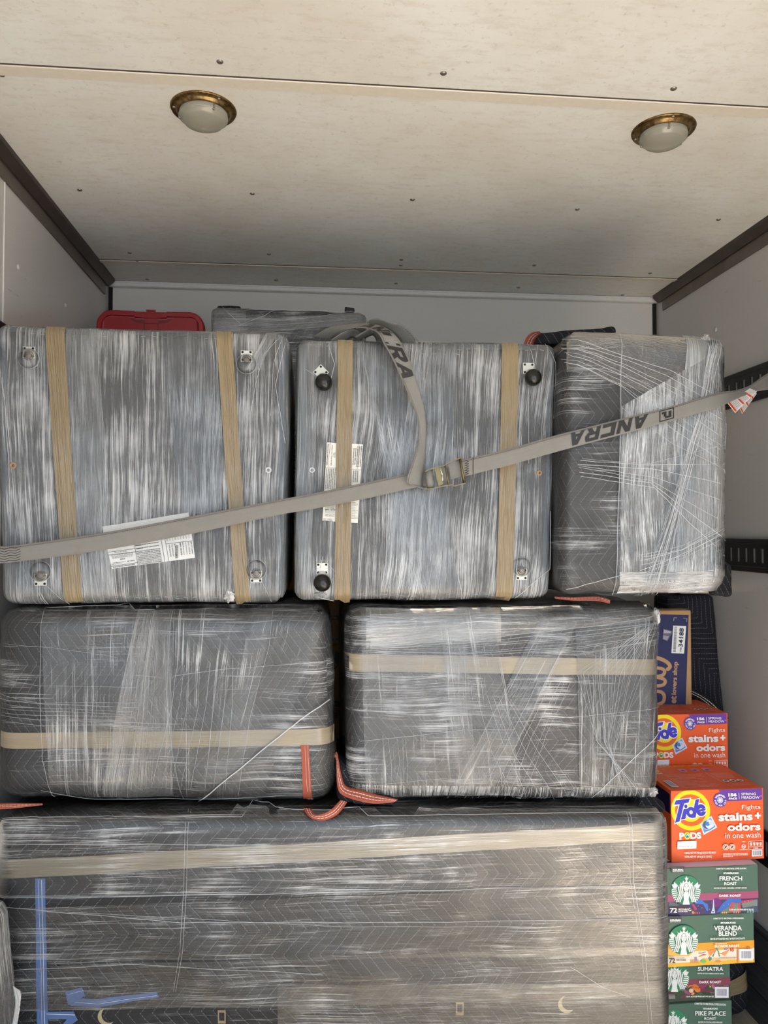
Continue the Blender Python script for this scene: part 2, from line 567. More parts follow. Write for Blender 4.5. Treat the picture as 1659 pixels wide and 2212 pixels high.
def dome(px, py, label, tilt):
    pos = onZ(px, py, ZC)
    t = thing('ceiling_light', pos, label, 'light', 'dome lights on the ceiling')
    M = Matrix.Translation(pos) @ Matrix.Rotation(math.pi, 4, 'X') @ Matrix.Rotation(tilt, 4, 'Z')
    b = MB()
    b.lathe([(.080, -.001), (.081, .001), (.079, .0045), (.074, .004), (.068, .005), (.066, .009), (.063, .013), (.060, .013), (.058, .008)], M, 64)
    b.build('flange', M_BRASS, t, smooth=True)
    b = MB(); b.lathe([(.057, .004), (.03, .003), (.0001, .003)], M, 48)
    b.build('reflector', M_REFL, t, smooth=True)
    b = MB()
    pf = [(.0595, .010), (.0600, .022), (.0590, .0245), (.0565, .025), (.0560, .027), (.0530, .0290)]
    for k in range(15):
        r = .052 * (1 - k / 15)
        z = .0300 + .017 * (1 - (r / .053) ** 2) ** 1.0
        pf.append((r, z + (.0020 if k % 2 else 0)))
    pf.append((.0001, .047))
    b.lathe(pf, M, 64)
    b.build('lens', M_LENS, t, smooth=True)
    for k in range(3):
        a = 2 * math.pi * k / 3 + .5
        b = MB()
        Mr = M @ Matrix.Translation((.0715 * math.cos(a), .0715 * math.sin(a), .004))
        b.lathe([(.0045, 0), (.0042, .0018), (.0028, .0028), (.0001, .003)], Mr, 14)
        b.build('screw', M_RIVET, t, smooth=True)
        b = MB()
        Mr = M @ Matrix.Translation((.0580 * math.cos(a + .1), .0580 * math.sin(a + .1), .010))
        b.lathe([(.0032, 0), (.0032, .016), (.0026, .0175), (.0001, .018)], Mr, 12)
        b.build('lens_screw', M_RIVET, t, smooth=True)


dome(440, 236, 'round dome light with rusty flange on the ceiling above the left wrapped ottoman', .4)
dome(1433, 281, 'round dome light with rusty flange on the ceiling near the right wall', 1.2)


# ------------------------------------------------------------------ soft wrapped bodies
def ticks(L, r, n):
    a = [0, r * .18, r * .42, r * .7, r]
    k = max(2, n)
    mid = [r + (L - 2 * r) * i / k for i in range(1, k)]
    return a + mid + [L - v for v in reversed(a)]


def soft(name, fc, depth, r, mat, parent, amp=.004, ns=6.0, seed=0.0, inflate=0.0, bulge=0.0, n=26, back=None, seams=0.0):
    """a rounded soft box between four front corners (TL, TR, BR, BL) and their copies further back"""
    TL, TR, BR, BL = [Vector(p) for p in fc]
    w = ((TR - TL).length + (BR - BL).length) / 2
    h = ((TL - BL).length + (TR - BR).length) / 2
    d = depth
    bk = back or [p + Vector((0, depth, 0)) for p in (TL, TR, BR, BL)]
    tx, ty, tz = ticks(w, r, n), ticks(d, r, max(6, n // 3)), ticks(h, r, n)
    dim = (w, d, h)
    vs = []; key = {}; fs = []; uvs = []

    def vid(x, y, z):
        k = (round(x, 5), round(y, 5), round(z, 5))
        if k in key: return key[k]
        p = Vector((x, y, z))
        q = Vector([min(max(p[i], r), dim[i] - r) for i in range(3)])
        nn = (p - q).normalized()
        pp = q + nn * r
        nz = noise.noise(pp * ns + Vector((seed, seed * 2, 0))) + .5 * noise.noise(pp * ns * 2.3 + Vector((seed, 5, 0))) + .25 * noise.noise(pp * ns * 6 + Vector((seed, 9, 0)))
        dd = inflate + amp * nz
        if bulge:
            dd += bulge * abs(nn.y) * math.sin(math.pi * x / w) * math.sin(math.pi * z / h)
            dd += bulge * .5 * abs(nn.x) * math.sin(math.pi * z / h)
        pp += nn * dd
        a, bb, c = pp.x / w, pp.y / d, pp.z / h
        f = (BL * (1 - a) + BR * a) * (1 - c) + (TL * (1 - a) + TR * a) * c
        g = (bk[3] * (1 - a) + bk[2] * a) * (1 - c) + (bk[0] * (1 - a) + bk[1] * a) * c
        key[k] = len(vs)
        vs.append(f * (1 - bb) + g * bb)
        return key[k]

    def face(A, B, fn, flip):
        for i in range(len(A) - 1):
            for j in range(len(B) - 1):
                q = [(A[i], B[j]), (A[i + 1], B[j]), (A[i + 1], B[j + 1]), (A[i], B[j + 1])]
                if flip: q.reverse()
                fs.append(tuple(vid(*fn(*p)) for p in q))
                uvs.append([(p[0] + seed, p[1]) for p in q])
    face(tx, tz, lambda a, c: (a, 0, c), False)
    face(tx, tz, lambda a, c: (a, d, c), True)
    face(ty, tz, lambda a, c: (0, a, c), True)
    face(ty, tz, lambda a, c: (w, a, c), False)
    face(tx, ty, lambda a, c: (a, c, 0), True)
    face(tx, ty, lambda a, c: (a, c, h), False)
    o = fix_normals(link(name, vs, fs, mat, parent, uvs, True))
    o_bvh = BVHTree.FromPolygons(vs, fs)
    return o, o_bvh


def corners(px, Y):
    return [P(x, y, Y) for (x, y) in px]


def drape(bvh, x, y, Y, off):
    q = P(x, y, Y)
    hit = bvh.ray_cast(Vector((q.x, Y - .4, q.z)), Vector((0, 1, 0)), 1.0)
    if hit[0] is None or hit[0].y > Y + .09:
        hit = bvh.find_nearest(q)
    nn = hit[1]
    if nn.y > 0: nn = -nn
    return hit[0] + nn * off, nn


def patch(name, px, bvh, Y, mat, parent, off=.006, nu=None, nv=None, wob=0.0, seed=0.0, edge=0.0):
    """a sheet laid on a body: px = p0,p1 (width) p2,p3 ; the sheet's grain runs from p0/p1 to p3/p2"""
    c = [P(x, y, Y) for x, y in px]
    W = ((c[1] - c[0]).length + (c[2] - c[3]).length) / 2
    L = ((c[3] - c[0]).length + (c[2] - c[1]).length) / 2
    nu = nu or max(3, int(W / .012)); nv = nv or max(3, int(L / .012))
    nu = min(nu, 60); nv = min(nv, 90)
    vs = []; fs = []; uvs = []
    for j in range(nv + 1):
        for i in range(nu + 1):
            u, v = i / nu, j / nv
            x = (px[0][0] * (1 - u) + px[1][0] * u) * (1 - v) + (px[3][0] * (1 - u) + px[2][0] * u) * v
            y = (px[0][1] * (1 - u) + px[1][1] * u) * (1 - v) + (px[3][1] * (1 - u) + px[2][1] * u) * v
            if edge:
                e = noise.noise(Vector((v * 9 + seed, seed, 3 if u < .5 else 7))) * edge
                if abs(px[1][0] - px[0][0]) > abs(px[1][1] - px[0][1]): x += e
                else: y += e
            p, nn = drape(bvh, x, y, Y, off + wob * (.5 + noise.noise(Vector((u * 40 * W * 3 + seed, v * 2, seed)))))
            vs.append(p)
    k = nu + 1
    for j in range(nv):
        for i in range(nu):
            f = (j * k + i, (j + 1) * k + i, (j + 1) * k + i + 1, j * k + i + 1)
            fs.append(f)
            uvs.append([(i / nu * W + seed, j / nv * L), (i / nu * W + seed, (j + 1) / nv * L), ((i + 1) / nu * W + seed, (j + 1) / nv * L), ((i + 1) / nu * W + seed, j / nv * L)])
    return link(name, vs, fs, mat, parent, uvs, True)


def strands(name, lines, bvh, Y, mat, parent, off=.010, r=.0011, one=None):
    """pulled film strands, each line = list of px points, all one part"""
    b = MB()
    one = (name == 'pulled_film') if one is None else one
    for ln in lines:
        pts = []
        if one: ln = [(q[0] + random.uniform(-5, 5), q[1] + random.uniform(-4, 4)) for q in ln]
        for a in range(len(ln) - 1):
            n = max(2, int(math.hypot(ln[a + 1][0] - ln[a][0], ln[a + 1][1] - ln[a][1]) / 18))
            for k in range(n + (a == len(ln) - 2)):
                u = k / n
                x = ln[a][0] * (1 - u) + ln[a + 1][0] * u; y = ln[a][1] * (1 - u) + ln[a + 1][1] * u
                pts.append(drape(bvh, x, y, Y, off)[0])
        b.tube(pts, r * random.uniform(.6, 1.25), 5)
        if not one:
            o = b.build(name, mat, parent, smooth=True); b = MB()
    if one:
        o = b.build(name, mat, parent, smooth=True)
        if len(lines) > 2: o['kind'] = 'stuff'
    return o


# ------------------------------------------------------------------ printed graphics: flat layers laid on a surface
_font_cache = {}
def text_mesh(s, bold=0.0, shear=0.0, space=1.0):
    k = (s, bold, shear, space)
    if k not in _font_cache:
        cu = bpy.data.curves.new('txt', 'FONT')
        cu.body = s; cu.offset = bold; cu.shear = shear; cu.space_character = space; cu.resolution_u = 3
        o = bpy.data.objects.new('txt', cu)
        me = bpy.data.meshes.new_from_object(o)
        vs = [(v.co.x, v.co.y) for v in me.vertices]
        fs = [tuple(p.vertices) for p in me.polygons]
        bpy.data.meshes.remove(me); bpy.data.objects.remove(o); bpy.data.curves.remove(cu)
        _font_cache[k] = (vs, fs)
    return _font_cache[k]


def homog(src, dst):
    A = []
    for (x, y), (u, v) in zip(src, dst):
        A.append([x, y, 1, 0, 0, 0, -u * x, -u * y, u]); A.append([0, 0, 0, x, y, 1, -v * x, -v * y, v])
    n = 8
    for i in range(n):
        p = max(range(i, n), key=lambda r: abs(A[r][i])); A[i], A[p] = A[p], A[i]
        for r in range(n):
            if r != i:
                f = A[r][i] / A[i][i]
                for c in range(i, 9): A[r][c] -= f * A[i][c]
    h = [A[i][8] / A[i][i] for i in range(n)]
    return lambda x, y: ((h[0] * x + h[1] * y + h[2]) / (h[6] * x + h[7] * y + 1), (h[3] * x + h[4] * y + h[5]) / (h[6] * x + h[7] * y + 1))


BLOCK = {
    'A': [[(0, 1), (.30, 1), (.64, 0), (.34, 0)], [(.40, 0), (.70, 1), (1, 1), (.70, 0)], [(.22, .62), (.22, .82), (.8, .82), (.74, .62)]],
    'N': [[(0, 0), (0, 1), (.28, 1), (.28, 0)], [(.72, 0), (.72, 1), (1, 1), (1, 0)], [(0, 0), (.66, 1), (1, 1), (.34, 0)]],
    'C': [[(0, 0), (0, .27), (1, .27), (1, 0)], [(0, .2), (0, .8), (.34, .8), (.34, .2)], [(0, .73), (0, 1), (1, 1), (1, .73)]],
    'R': [[(0, 0), (0, 1), (.30, 1), (.30, 0)], [(.25, 0), (.25, .24), (1, .24), (.88, 0)], [(.70, .1), (.70, .5), (1, .5), (1, .2)], [(.25, .44), (.25, .66), (.86, .66), (1, .44)], [(.38, .6), (.66, 1), (1, 1), (.72, .6)]],
}


def block_text(a, word, x0, y0, x1, y1, rgb, lean=.22, gap=.14):
    n = len(word); w = (x1 - x0) / (n + gap * (n - 1) + lean); h = y1 - y0
    for k, ch in enumerate(word):
        xo = x0 + k * w * (1 + gap)
        for q in BLOCK[ch]:
            a.poly([(xo + (p[0] + (1 - p[1]) * lean) * w, y0 + p[1] * h) for p in q], rgb)


class Art:
    """mp(x, y) -> (point, normal); every call adds one ink layer slightly above the last"""
    def __init__(s, mp, step=.00006, base=.0004):
        s.mp = mp; s.v = []; s.f = []; s.m = []; s.mats = []; s.z = base; s.step = step

    def put(s, pts, fs, rgb, rough=.45):
        mt = ink(rgb, rough)
        if mt not in s.mats: s.mats.append(mt)
        k = s.mats.index(mt); b = len(s.v)
        for x, y in pts:
            p, n = s.mp(x, y)
            s.v.append(p + n * s.z)
        for f in fs:
            s.f.append(tuple(i + b for i in f)); s.m.append(k)
        s.z += s.step

    def poly(s, pts, rgb):
        s.put(pts, [tuple(range(len(pts)))], rgb)

    def rect(s, x0, y0, x1, y1, rgb):
        s.poly([(x0, y0), (x0, y1), (x1, y1), (x1, y0)], rgb)

    def rrect(s, x0, y0, x1, y1, r, rgb):
        pts = []
        for cx, cy, a0 in ((x1 - r, y0 + r, -90), (x1 - r, y1 - r, 0), (x0 + r, y1 - r, 90), (x0 + r, y0 + r, 180)):
            for k in range(5):
                a = math.radians(a0 + k * 22.5); pts.append((cx + r * math.cos(a), cy + r * math.sin(a)))
        s.poly(pts[::-1], rgb)

    def grid(s, q, nu, nv, rgb):
        pts = []; fs = []
        for j in range(nv + 1):
            for i in range(nu + 1):
                u, v = i / nu, j / nv
                pts.append(tuple((q[0][k] * (1 - u) + q[1][k] * u) * (1 - v) + (q[3][k] * (1 - u) + q[2][k] * u) * v for k in (0, 1)))
        k = nu + 1
        for j in range(nv):
            for i in range(nu): fs.append((j * k + i, (j + 1) * k + i, (j + 1) * k + i + 1, j * k + i + 1))
        s.put(pts, fs, rgb)

    def disc(s, cx, cy, rx, ry, rgb, n=40, rot=0):
        pts = []
        for k in range(n):
            a = -2 * math.pi * k / n
            x, y = rx * math.cos(a), ry * math.sin(a)
            pts.append((cx + x * math.cos(rot) - y * math.sin(rot), cy + x * math.sin(rot) + y * math.cos(rot)))
        s.poly(pts, rgb)

    def ring(s, cx, cy, r0, r1, rgb, n=28, ky=1.0, a0=0, a1=360):
        pts = []; fs = []
        for k in range(n + 1):
            a = math.radians(a0 + (a1 - a0) * k / n)
            pts += [(cx + r0 * math.cos(a), cy + ky * r0 * math.sin(a)), (cx + r1 * math.cos(a), cy + ky * r1 * math.sin(a))]
        for k in range(n): fs.append((2 * k, 2 * k + 1, 2 * k + 3, 2 * k + 2))
        s.put(pts, fs, rgb)

    def stroke(s, pts, w, rgb):
        vs = []; fs = []
        for i, p in enumerate(pts):
            a = pts[max(i - 1, 0)]; c = pts[min(i + 1, len(pts) - 1)]
            dx, dy = c[0] - a[0], c[1] - a[1]; L = math.hypot(dx, dy) or 1
            nx, ny = -dy / L, dx / L
            ww = w if not isinstance(w, (list, tuple)) else w[i]
            vs += [(p[0] + nx * ww / 2, p[1] + ny * ww / 2), (p[0] - nx * ww / 2, p[1] - ny * ww / 2)]
        for i in range(len(pts) - 1): fs.append((2 * i, 2 * i + 1, 2 * i + 3, 2 * i + 2))
        s.put(vs, fs, rgb)

    def text(s, txt, x0, y0, x1, y1, rgb, bold=0.0, shear=0.0, rot=0.0, skew=0.0, space=1.0):
        """text fitted into the box (x0,y0)-(x1,y1) before turning by rot degrees about its centre"""
        vs, fs = text_mesh(txt, bold, shear, space)
        if not vs: return
        ax = min(v[0] for v in vs); bx = max(v[0] for v in vs); ay = min(v[1] for v in vs); by = max(v[1] for v in vs)
        cx, cy = (x0 + x1) / 2, (y0 + y1) / 2
        w, h = (x1 - x0), (y1 - y0)
        ca, sa = math.cos(math.radians(rot)), math.sin(math.radians(rot))
        pts = []
        for (vx, vy) in vs:
            x = ((vx - ax) / (bx - ax) - .5) * w; y = -((vy - ay) / (by - ay) - .5) * h
            y += skew * x
            pts.append((cx + x * ca - y * sa, cy + x * sa + y * ca))
        s.put(pts, fs, rgb)

    def build(s, name, parent):
        return link(name, s.v, s.f, s.mats, parent, None, False, s.m)


def plane_map(src, TL, TR, BL):
    ux, uy = TR - TL, BL - TL
    n = ux.cross(uy).normalized()
    if n.y > 0 and abs(n.y) > .5: n = -n
    if abs(n.z) > .5 and n.z < 0: n = -n
    H = homog(src, [(0, 0), (1, 0), (1, 1), (0, 1)])
    def f(x, y):
        u, v = H(x, y)
        return TL + ux * u + uy * v, n
    return f


# ------------------------------------------------------------------ shared materials of the load
M_QUILT = quilt_mat('quilted_blanket')
M_QUILT2 = quilt_mat('quilted_blanket_steep', spacing=.026, period=.16, slope=.75)
M_QUILTR = quilt_mat('quilted_blanket_square', spacing=.026, period=.22, slope=1.0, rot=45, rgb=(20, 21, 30))
M_QUILTW = quilt_mat('quilted_blanket_wide', spacing=.030, period=.13, slope=.85, rgb=(27, 28, 32), stitch=(120, 120, 122), lw=.022)
M_FABRIC = flat_mat('slate_blue_upholstery', (92, 106, 120), .85, nscale=500, namp=.25, bump=.4)
M_DUST = flat_mat('black_dust_cover', (46, 47, 50), .8, nscale=300, namp=.2, bump=.3)
M_TAPE = tape_mat('tan_packing_tape', (146, 128, 98), seed=1, streak=1.0)
M_TAPE2 = tape_mat('tan_packing_tape_under_film', (150, 138, 116), seed=5, streak=.3)
def clear_strand(name, rgb, al):
    t = NT(name)
    tr = t.n('ShaderNodeBsdfTransparent'); mx = t.n('ShaderNodeMixShader'); mx.inputs[0].default_value = al
    t.l(tr.outputs[0], mx.inputs[1]); t.l(t.pr(lin(rgb), .25, 0, None, .6), mx.inputs[2])
    return t.end(mx.outputs[0])


M_STRAND = clear_strand('pulled_film_strand', (226, 229, 233), .8)
M_STRANDT = clear_strand('clear_film_edge', (215, 220, 226), .45)
M_ORANGE = solid('orange_binding', (168, 86, 66), .8)
def binding_mat(name, rgb):
    t = NT(name)
    sp = t.n('ShaderNodeSeparateXYZ'); t.l(t.uv(), sp.inputs[0])
    f = 0
    for u0 in (.016, .029):
        e = t.math('LESS_THAN', t.math('ABSOLUTE', t.math('SUBTRACT', sp.outputs[0], u0)), .0016)
        f = e if f == 0 else t.math('MAXIMUM', f, e)
    f = t.math('MULTIPLY', f, t.math('LESS_THAN', t.math('PINGPONG', sp.outputs[1], .0045), .0036))
    nz = t.noise(t.obj(), 120, 3)
    c = t.mixc(nz, lin(tuple(int(v * .85) for v in rgb)), lin(tuple(int(v * 1.1) for v in rgb)))
    return t.end(t.pr(t.mixc(f, c, lin((220, 214, 208))), .8, 0, t.bump(nz, .3, .001), .3))


M_BINDO = binding_mat('orange_stitched_binding', (168, 86, 66))
M_BIND = binding_mat('black_stitched_binding', (24, 24, 27))
M_BLUE = solid('blue_binding', (78, 104, 150), .7)
M_STITCH = solid('white_thread', (215, 215, 215), .7)
M_PLATE = flat_mat('zinc_plate', (214, 212, 202), .4, .3)
M_BALL = flat_mat('black_plastic', (20, 19, 19), .22)
M_CARD = flat_mat('kraft_cardboard', (176, 140, 98), .8, nscale=90, namp=.08)

F_SEAT = film_mat('film_vertical_dense', 0, .73, .30, .70, 1.3, fine=330, warp=.006, mamp=.45, rw=.15, lng=8)
F_SEAT2 = film_mat('film_vertical_dense_b', 2, .73, .30, .70, 4.7, fine=330, warp=.008, mamp=.45, rw=.15, lng=8)
F_VSOFT = film_mat('film_vertical_milky', 0, .72, .30, .48, 8.1, fine=260, warp=.006, rw=.22, mamp=.25, lng=6)
F_H = film_mat('film_horizontal', 90, .44, .12, .55, 2.2, fine=330, warp=.012, rw=.13, lng=5, gloss=1.0, bstr=.35)
F_HD = film_mat('film_horizontal_dense', 90, .49, .10, .62, 3.9, fine=330, warp=.01, mamp=.6, rw=.12, lng=6, gloss=1.3, bstr=.35)
F_V = film_mat('film_band', 0, .47, .12, .52, 6.4, fine=330, warp=.01, rw=.13, lng=7, bstr=.4)
F_CLEAR = film_mat('film_clear', 0, .25, .08, .35, 9.9, fine=260, warp=.02, gloss=.8, bstr=.4)
F_DIAG = film_mat('film_band_sparse', 0, .40, .10, .50, 12.4, fine=260, warp=.004, lng=3, gloss=1.0, bstr=.4)
F_BRIGHT = film_mat('film_band_sky_sheen', 0, .86, .80, .85, 15.4, tint=(.93, .97, 1.0), fine=300, warp=.01, rw=.2)  # pale bluish tint and high opacity paint the sky's reflection on the film
F_SKYH = film_mat('film_crumpled_sky_sheen', 90, .66, .30, .85, 16.4, tint=(.93, .97, 1.0), fine=200, warp=.015, bstr=1.0, rw=.14, mamp=.6)  # crumpled film, its sky reflection put into the pale blue tint
F_FRINGE = film_mat('film_bounce_fringe', 0, .68, .2, .75, 27.4, fine=200, warp=.02, lng=20)  # milky fringe, brightness of light bounced off the floor put into its colour
F_BUNCH = film_mat('film_bunched', 30, .85, .5, .9, 18.0, fine=140, warp=.15, bstr=1.0)


def bunch(px, Y, bvh, parent, r=.018, off=.006, seed=0, squash=(1, .5, 1)):
    """a crumpled knot of film"""
    c, nn = drape(bvh, px[0], px[1], Y, off)
    vs = []; fs = []; uvs = []
    n, m = 22, 14
    for j in range(m + 1):
        for i in range(n):
            th = math.pi * j / m; a = 2 * math.pi * i / n
            d = Vector((math.sin(th) * math.cos(a), math.cos(th), math.sin(th) * math.sin(a)))
            k = 1 + .45 * noise.noise(d * 2.4 + Vector((seed, 0, 0))) + .3 * noise.noise(d * 7 + Vector((0, seed, 0)))
            vs.append(c + Vector((d.x * squash[0], d.y * squash[1], d.z * squash[2])) * (r * k))
    for j in range(m):
        for i in range(n):
            q = (j * n + i, j * n + (i + 1) % n, (j + 1) * n + (i + 1) % n, (j + 1) * n + i)
            fs.append(q); uvs.append([(i * .004, j * .004), (i * .004 + .004, j * .004), (i * .004 + .004, j * .004 + .004), (i * .004, j * .004 + .004)])
    return link('film_knot', vs, fs, F_BUNCH, parent, uvs, True)


# ------------------------------------------------------------------ wrapped upholstered seats, underside to the viewer
def ball_foot(px, py, Y, bvh, parent, black=True, plate_dy=-20, rot=0.0, off=.002, pdx=0):
    pp, nn = drape(bvh, px + pdx, py + plate_dy, Y, off)
    c, nn = drape(bvh, px, py, Y, off)
    R = Vector((0, -1, 0)).to_track_quat('Z', 'Y').to_matrix().to_4x4()
    foot = None
    b = MB()
    if black:
        M = Matrix.Translation(c) @ R
        pf = [(.010, 0), (.012, .006), (.020, .009), (.0235, .014)]
        pf += [(.0235 * math.cos(a), .016 + .020 * math.sin(a)) for a in [k * math.pi / 16 for k in range(8)]] + [(.0001, .036)]
        b.lathe(pf, M, 36)
        foot = b.build('ball_caster', M_BALL, parent, smooth=True)
    else:
        M = Matrix.Translation(c) @ R
        pf = [(.026 * math.cos(a), .003 + .016 * math.sin(a)) for a in [k * math.pi / 16 for k in range(8)]] + [(.0001, .019)]
        b.lathe(pf, M, 36)
        foot = b.build('film_covered_caster', F_CLEAR, parent, smooth=True)
        foot['label'] = 'caster hidden under a bubble of clear film'
        b = MB(); b.lathe([(.0268, 0), (.0272, .004), (.0262, .005), (.0258, .004)], M, 40)
        b.build('rim', M_STRANDT, foot, smooth=True)
    b = MB()
    Mp = Matrix.Translation(pp) @ R @ Matrix.Rotation(rot, 4, 'Z')
    h = .0155
    b.bbox((-h, -h, 0), (h, h, .0025), .0008, Mp)
    pl = b.build('mounting_plate', M_PLATE, foot)
    b = MB()
    for sx in (-1, 1):
        for sy in (-1, 1):
            b.lathe([(.0032, 0), (.0032, .0029), (.0001, .0029)], Mp @ Matrix.Translation((sx * .0105, sy * .0105, 0)), 12)
    b.build('screw_holes', M_BLACK, foot)
    b = MB()
    Mc = Matrix.Translation((pp + c) / 2) @ R
    b.lathe([(.0125, .002), (.0125, .005), (.011, .006)], Mc, 28); b.lathe([(.0085, .004), (.0085, .008), (.0055, .009), (.0001, .009)], Mc, 28)
    b.build('swivel', M_PLATE if black else M_METAL, foot, smooth=True)


def staples(px_lines, Y, bvh, parent):
    b = MB()
    for (x0, y0, x1, y1, n) in px_lines:
        for k in range(n):
            u = (k + .5) / n + random.uniform(-.01, .01)
            p, nn = drape(bvh, x0 + (x1 - x0) * u, y0 + (y1 - y0) * u + random.uniform(-1.5, 1.5), Y, .0025)
            a = random.uniform(-.25, .25)
            M = Matrix.Translation(p) @ Matrix.Rotation(a, 4, 'Y')
            b = MB(); b.bbox((-.0055, -.0006, -.0006), (.0055, .0006, .0006), .0002, M); b.build('staple', M_STITCH, parent)


Y1 = 2.0
# left seat
A_px = [(-11, 701), (622, 718), (613, 1298), (4, 1302)]
A = thing('wrapped_ottoman', P(310, 1300, Y1 + .3), 'film-wrapped blue upholstered ottoman, leftmost of the top row, its feet under clear film', 'furniture', 'film-wrapped ottomans with undersides to the front')
fa = corners(A_px, Y1)
bodyA, bvA = soft('upholstery', fa, .62, .028, M_FABRIC, A, amp=.003, seed=1.0, bulge=.004)
patch('dust_cover', [(12, 716), (603, 732), (597, 1284), (22, 1288)], bvA, Y1, M_DUST, A, off=.0012)
staples([(60, 722, 240, 727, 8), (300, 728, 500, 733, 9), (220, 1290, 520, 1290, 14)], Y1, bvA, A)
soft('film_wrap', fa, .62, .028, F_SEAT, A, amp=.003, seed=1.0, inflate=.004, bulge=.004)
patch('film_band', [(140, 704), (212, 706), (250, 1300), (170, 1300)], bvA, Y1, F_VSOFT, A, off=.0062, edge=6, seed=2)
patch('film_band', [(345, 708), (470, 711), (480, 1110), (395, 1110)], bvA, Y1, F_V, A, off=.0066, seed=5)
patch('film_band', [(575, 722), (600, 722), (560, 800), (530, 800)], bvA, Y1, F_VSOFT, A, off=.0075, seed=9)
patch('film_band', [(0, 1140), (30, 1140), (140, 1300), (55, 1300)], bvA, Y1, F_DIAG, A, off=.0075, seed=11)
patch('film_band', [(548, 1235), (572, 1235), (612, 1297), (520, 1297)], bvA, Y1, F_DIAG, A, off=.0075, seed=13)
tp = patch('tape', [(99, 700), (140, 702), (180, 1302), (141, 1302)], bvA, Y1, M_TAPE, A, off=.0085, wob=.0012, seed=3)
patch('tape', [(467, 712), (501, 713), (541, 1300), (509, 1300)], bvA, Y1, M_TAPE, A, off=.0085, wob=.0012, seed=7)
for (x, y, dy) in ((65, 777, -14), (533, 788, -17), (90, 1234, 18), (554, 1230, 15)):
    ball_foot(x, y, Y1, bvA, A, black=False, plate_dy=dy, off=.006)
bunch((496, 1285), Y1, bvA, A, .013, seed=3, squash=(1, .5, 1.3))
strands('pulled_film', [[(607, 725), (570, 770), (548, 830), (545, 900)], [(612, 728), (590, 790), (590, 900)], [(52, 1220), (60, 1260), (50, 1297)],
        [(84, 1250), (140, 1299)], [(88, 1250), (110, 1299)], [(5, 790), (25, 960), (45, 1160)], [(10, 820), (18, 1000), (30, 1160)],
        [(556, 1240), (540, 1297)], [(556, 1240), (590, 1297)], [(612, 730), (600, 830), (612, 960)]], bvA, Y1, M_STRAND, A, off=.007, r=.0007)
# plug ring
for (px, py, par, bv, mt) in ((31, 1006, A, bvA, M_CARD), (580, 1016, A, bvA, M_STRAND)):
    b = MB(); c, nn = drape(bv, px, py, Y1, .006)
    b.lathe([(.0085, 0), (.0085, .0015), (.004, .0015), (.004, 0)], Matrix.Translation(c) @ Vector((0, -1, 0)).to_track_quat('Z', 'Y').to_matrix().to_4x4(), 24)
    b.build('plug', mt, par, smooth=True)

# middle seat
B_px = [(643, 733), (1203, 742), (1187, 1290), (639, 1296)]
B = thing('wrapped_ottoman', P(915, 1295, Y1 + .3), 'film-wrapped upholstered ottoman with black ball casters in the middle of the top row', 'furniture', 'film-wrapped ottomans with undersides to the front')
fb = corners(B_px, Y1)
bodyB, bvB = soft('upholstery', fb, .62, .028, M_FABRIC, B, amp=.003, seed=3.0, bulge=.004)
patch('dust_cover', [(664, 749), (1186, 757), (1172, 1277), (658, 1283)], bvB, Y1, M_DUST, B, off=.0012)
staples([(880, 754, 1060, 756, 9), (1110, 755, 1180, 757, 4), (900, 765, 1000, 767, 4), (780, 1285, 1060, 1283, 14), (660, 744, 720, 747, 3)], Y1, bvB, B)
soft('film_wrap', fb, .62, .028, F_SEAT2, B, amp=.003, seed=3.0, inflate=.004, bulge=.004)
patch('film_band', [(770, 737), (870, 738), (1000, 1292), (890, 1293)], bvB, Y1, F_V, B, off=.0062, seed=21)
patch('film_band', [(900, 738), (985, 740), (960, 1292), (820, 1293)], bvB, Y1, F_V, B, off=.0068, seed=25)
patch('film_band', [(650, 745), (690, 745), (668, 1290), (640, 1290)], bvB, Y1, F_VSOFT, B, off=.0062, seed=28)
patch('tape', [(730, 733), (762, 733), (756, 1294), (722, 1296)], bvB, Y1, M_TAPE, B, off=.0095, wob=.0022, seed=31)
patch('tape', [(1083, 739), (1119, 740), (1105, 1291), (1070, 1292)], bvB, Y1, M_TAPE, B, off=.0095, wob=.0016, seed=37)
ball_foot(699, 829, Y1, bvB, B, True, -24, math.radians(45), .004, -6)
ball_foot(1147, 819, Y1, bvB, B, True, -22, 0, .004, -7)
ball_foot(696, 1258, Y1, bvB, B, True, -30, 0, .004, 0)
ball_foot(1125, 1224, Y1, bvB, B, False, 16, 0, .006)
bunch((692, 1281), Y1, bvB, B, .006, seed=5, squash=(2.5, .5, .6))
strands('pulled_film', [[(710, 745), (722, 790), (712, 830)], [(1158, 800), (1145, 745)], [(1150, 800), (1160, 745)], [(1138, 840), (1140, 1000)],
        [(1180, 745), (1200, 800), (1196, 900)], [(700, 1205), (722, 1240), (715, 1265)], [(700, 1205), (690, 1225)], [(690, 1285), (720, 1296)],
        [(1110, 1290), (1180, 1230), (1186, 1100)], [(915, 1060), (950, 1293)], [(835, 1100), (840, 1293)], [(665, 800), (679, 812)]], bvB, Y1, M_STRAND, B, off=.008, r=.0007)
for (px, py, mt) in ((1163, 1022, M_CARD), (674, 1016, M_STRAND)):
    b = MB(); c, nn = drape(bvB, px, py, Y1, .006)
    b.lathe([(.0075, 0), (.0075, .0015), (.004, .0015), (.004, 0)], Matrix.Translation(c) @ Vector((0, -1, 0)).to_track_quat('Z', 'Y').to_matrix().to_4x4(), 24)
    b.build('plug', mt, B, smooth=True)

K = (40, 40, 44)
def px_map(bvh, Y, off):
    return lambda x, y: drape(bvh, x, y, Y, off)

# law label on the left seat; text box coordinates are enlarged by 7.9 about (220,1130)
def zoomed(mp, ox, oy, s):
    return lambda x, y: mp(ox + x / s, oy + y / s)

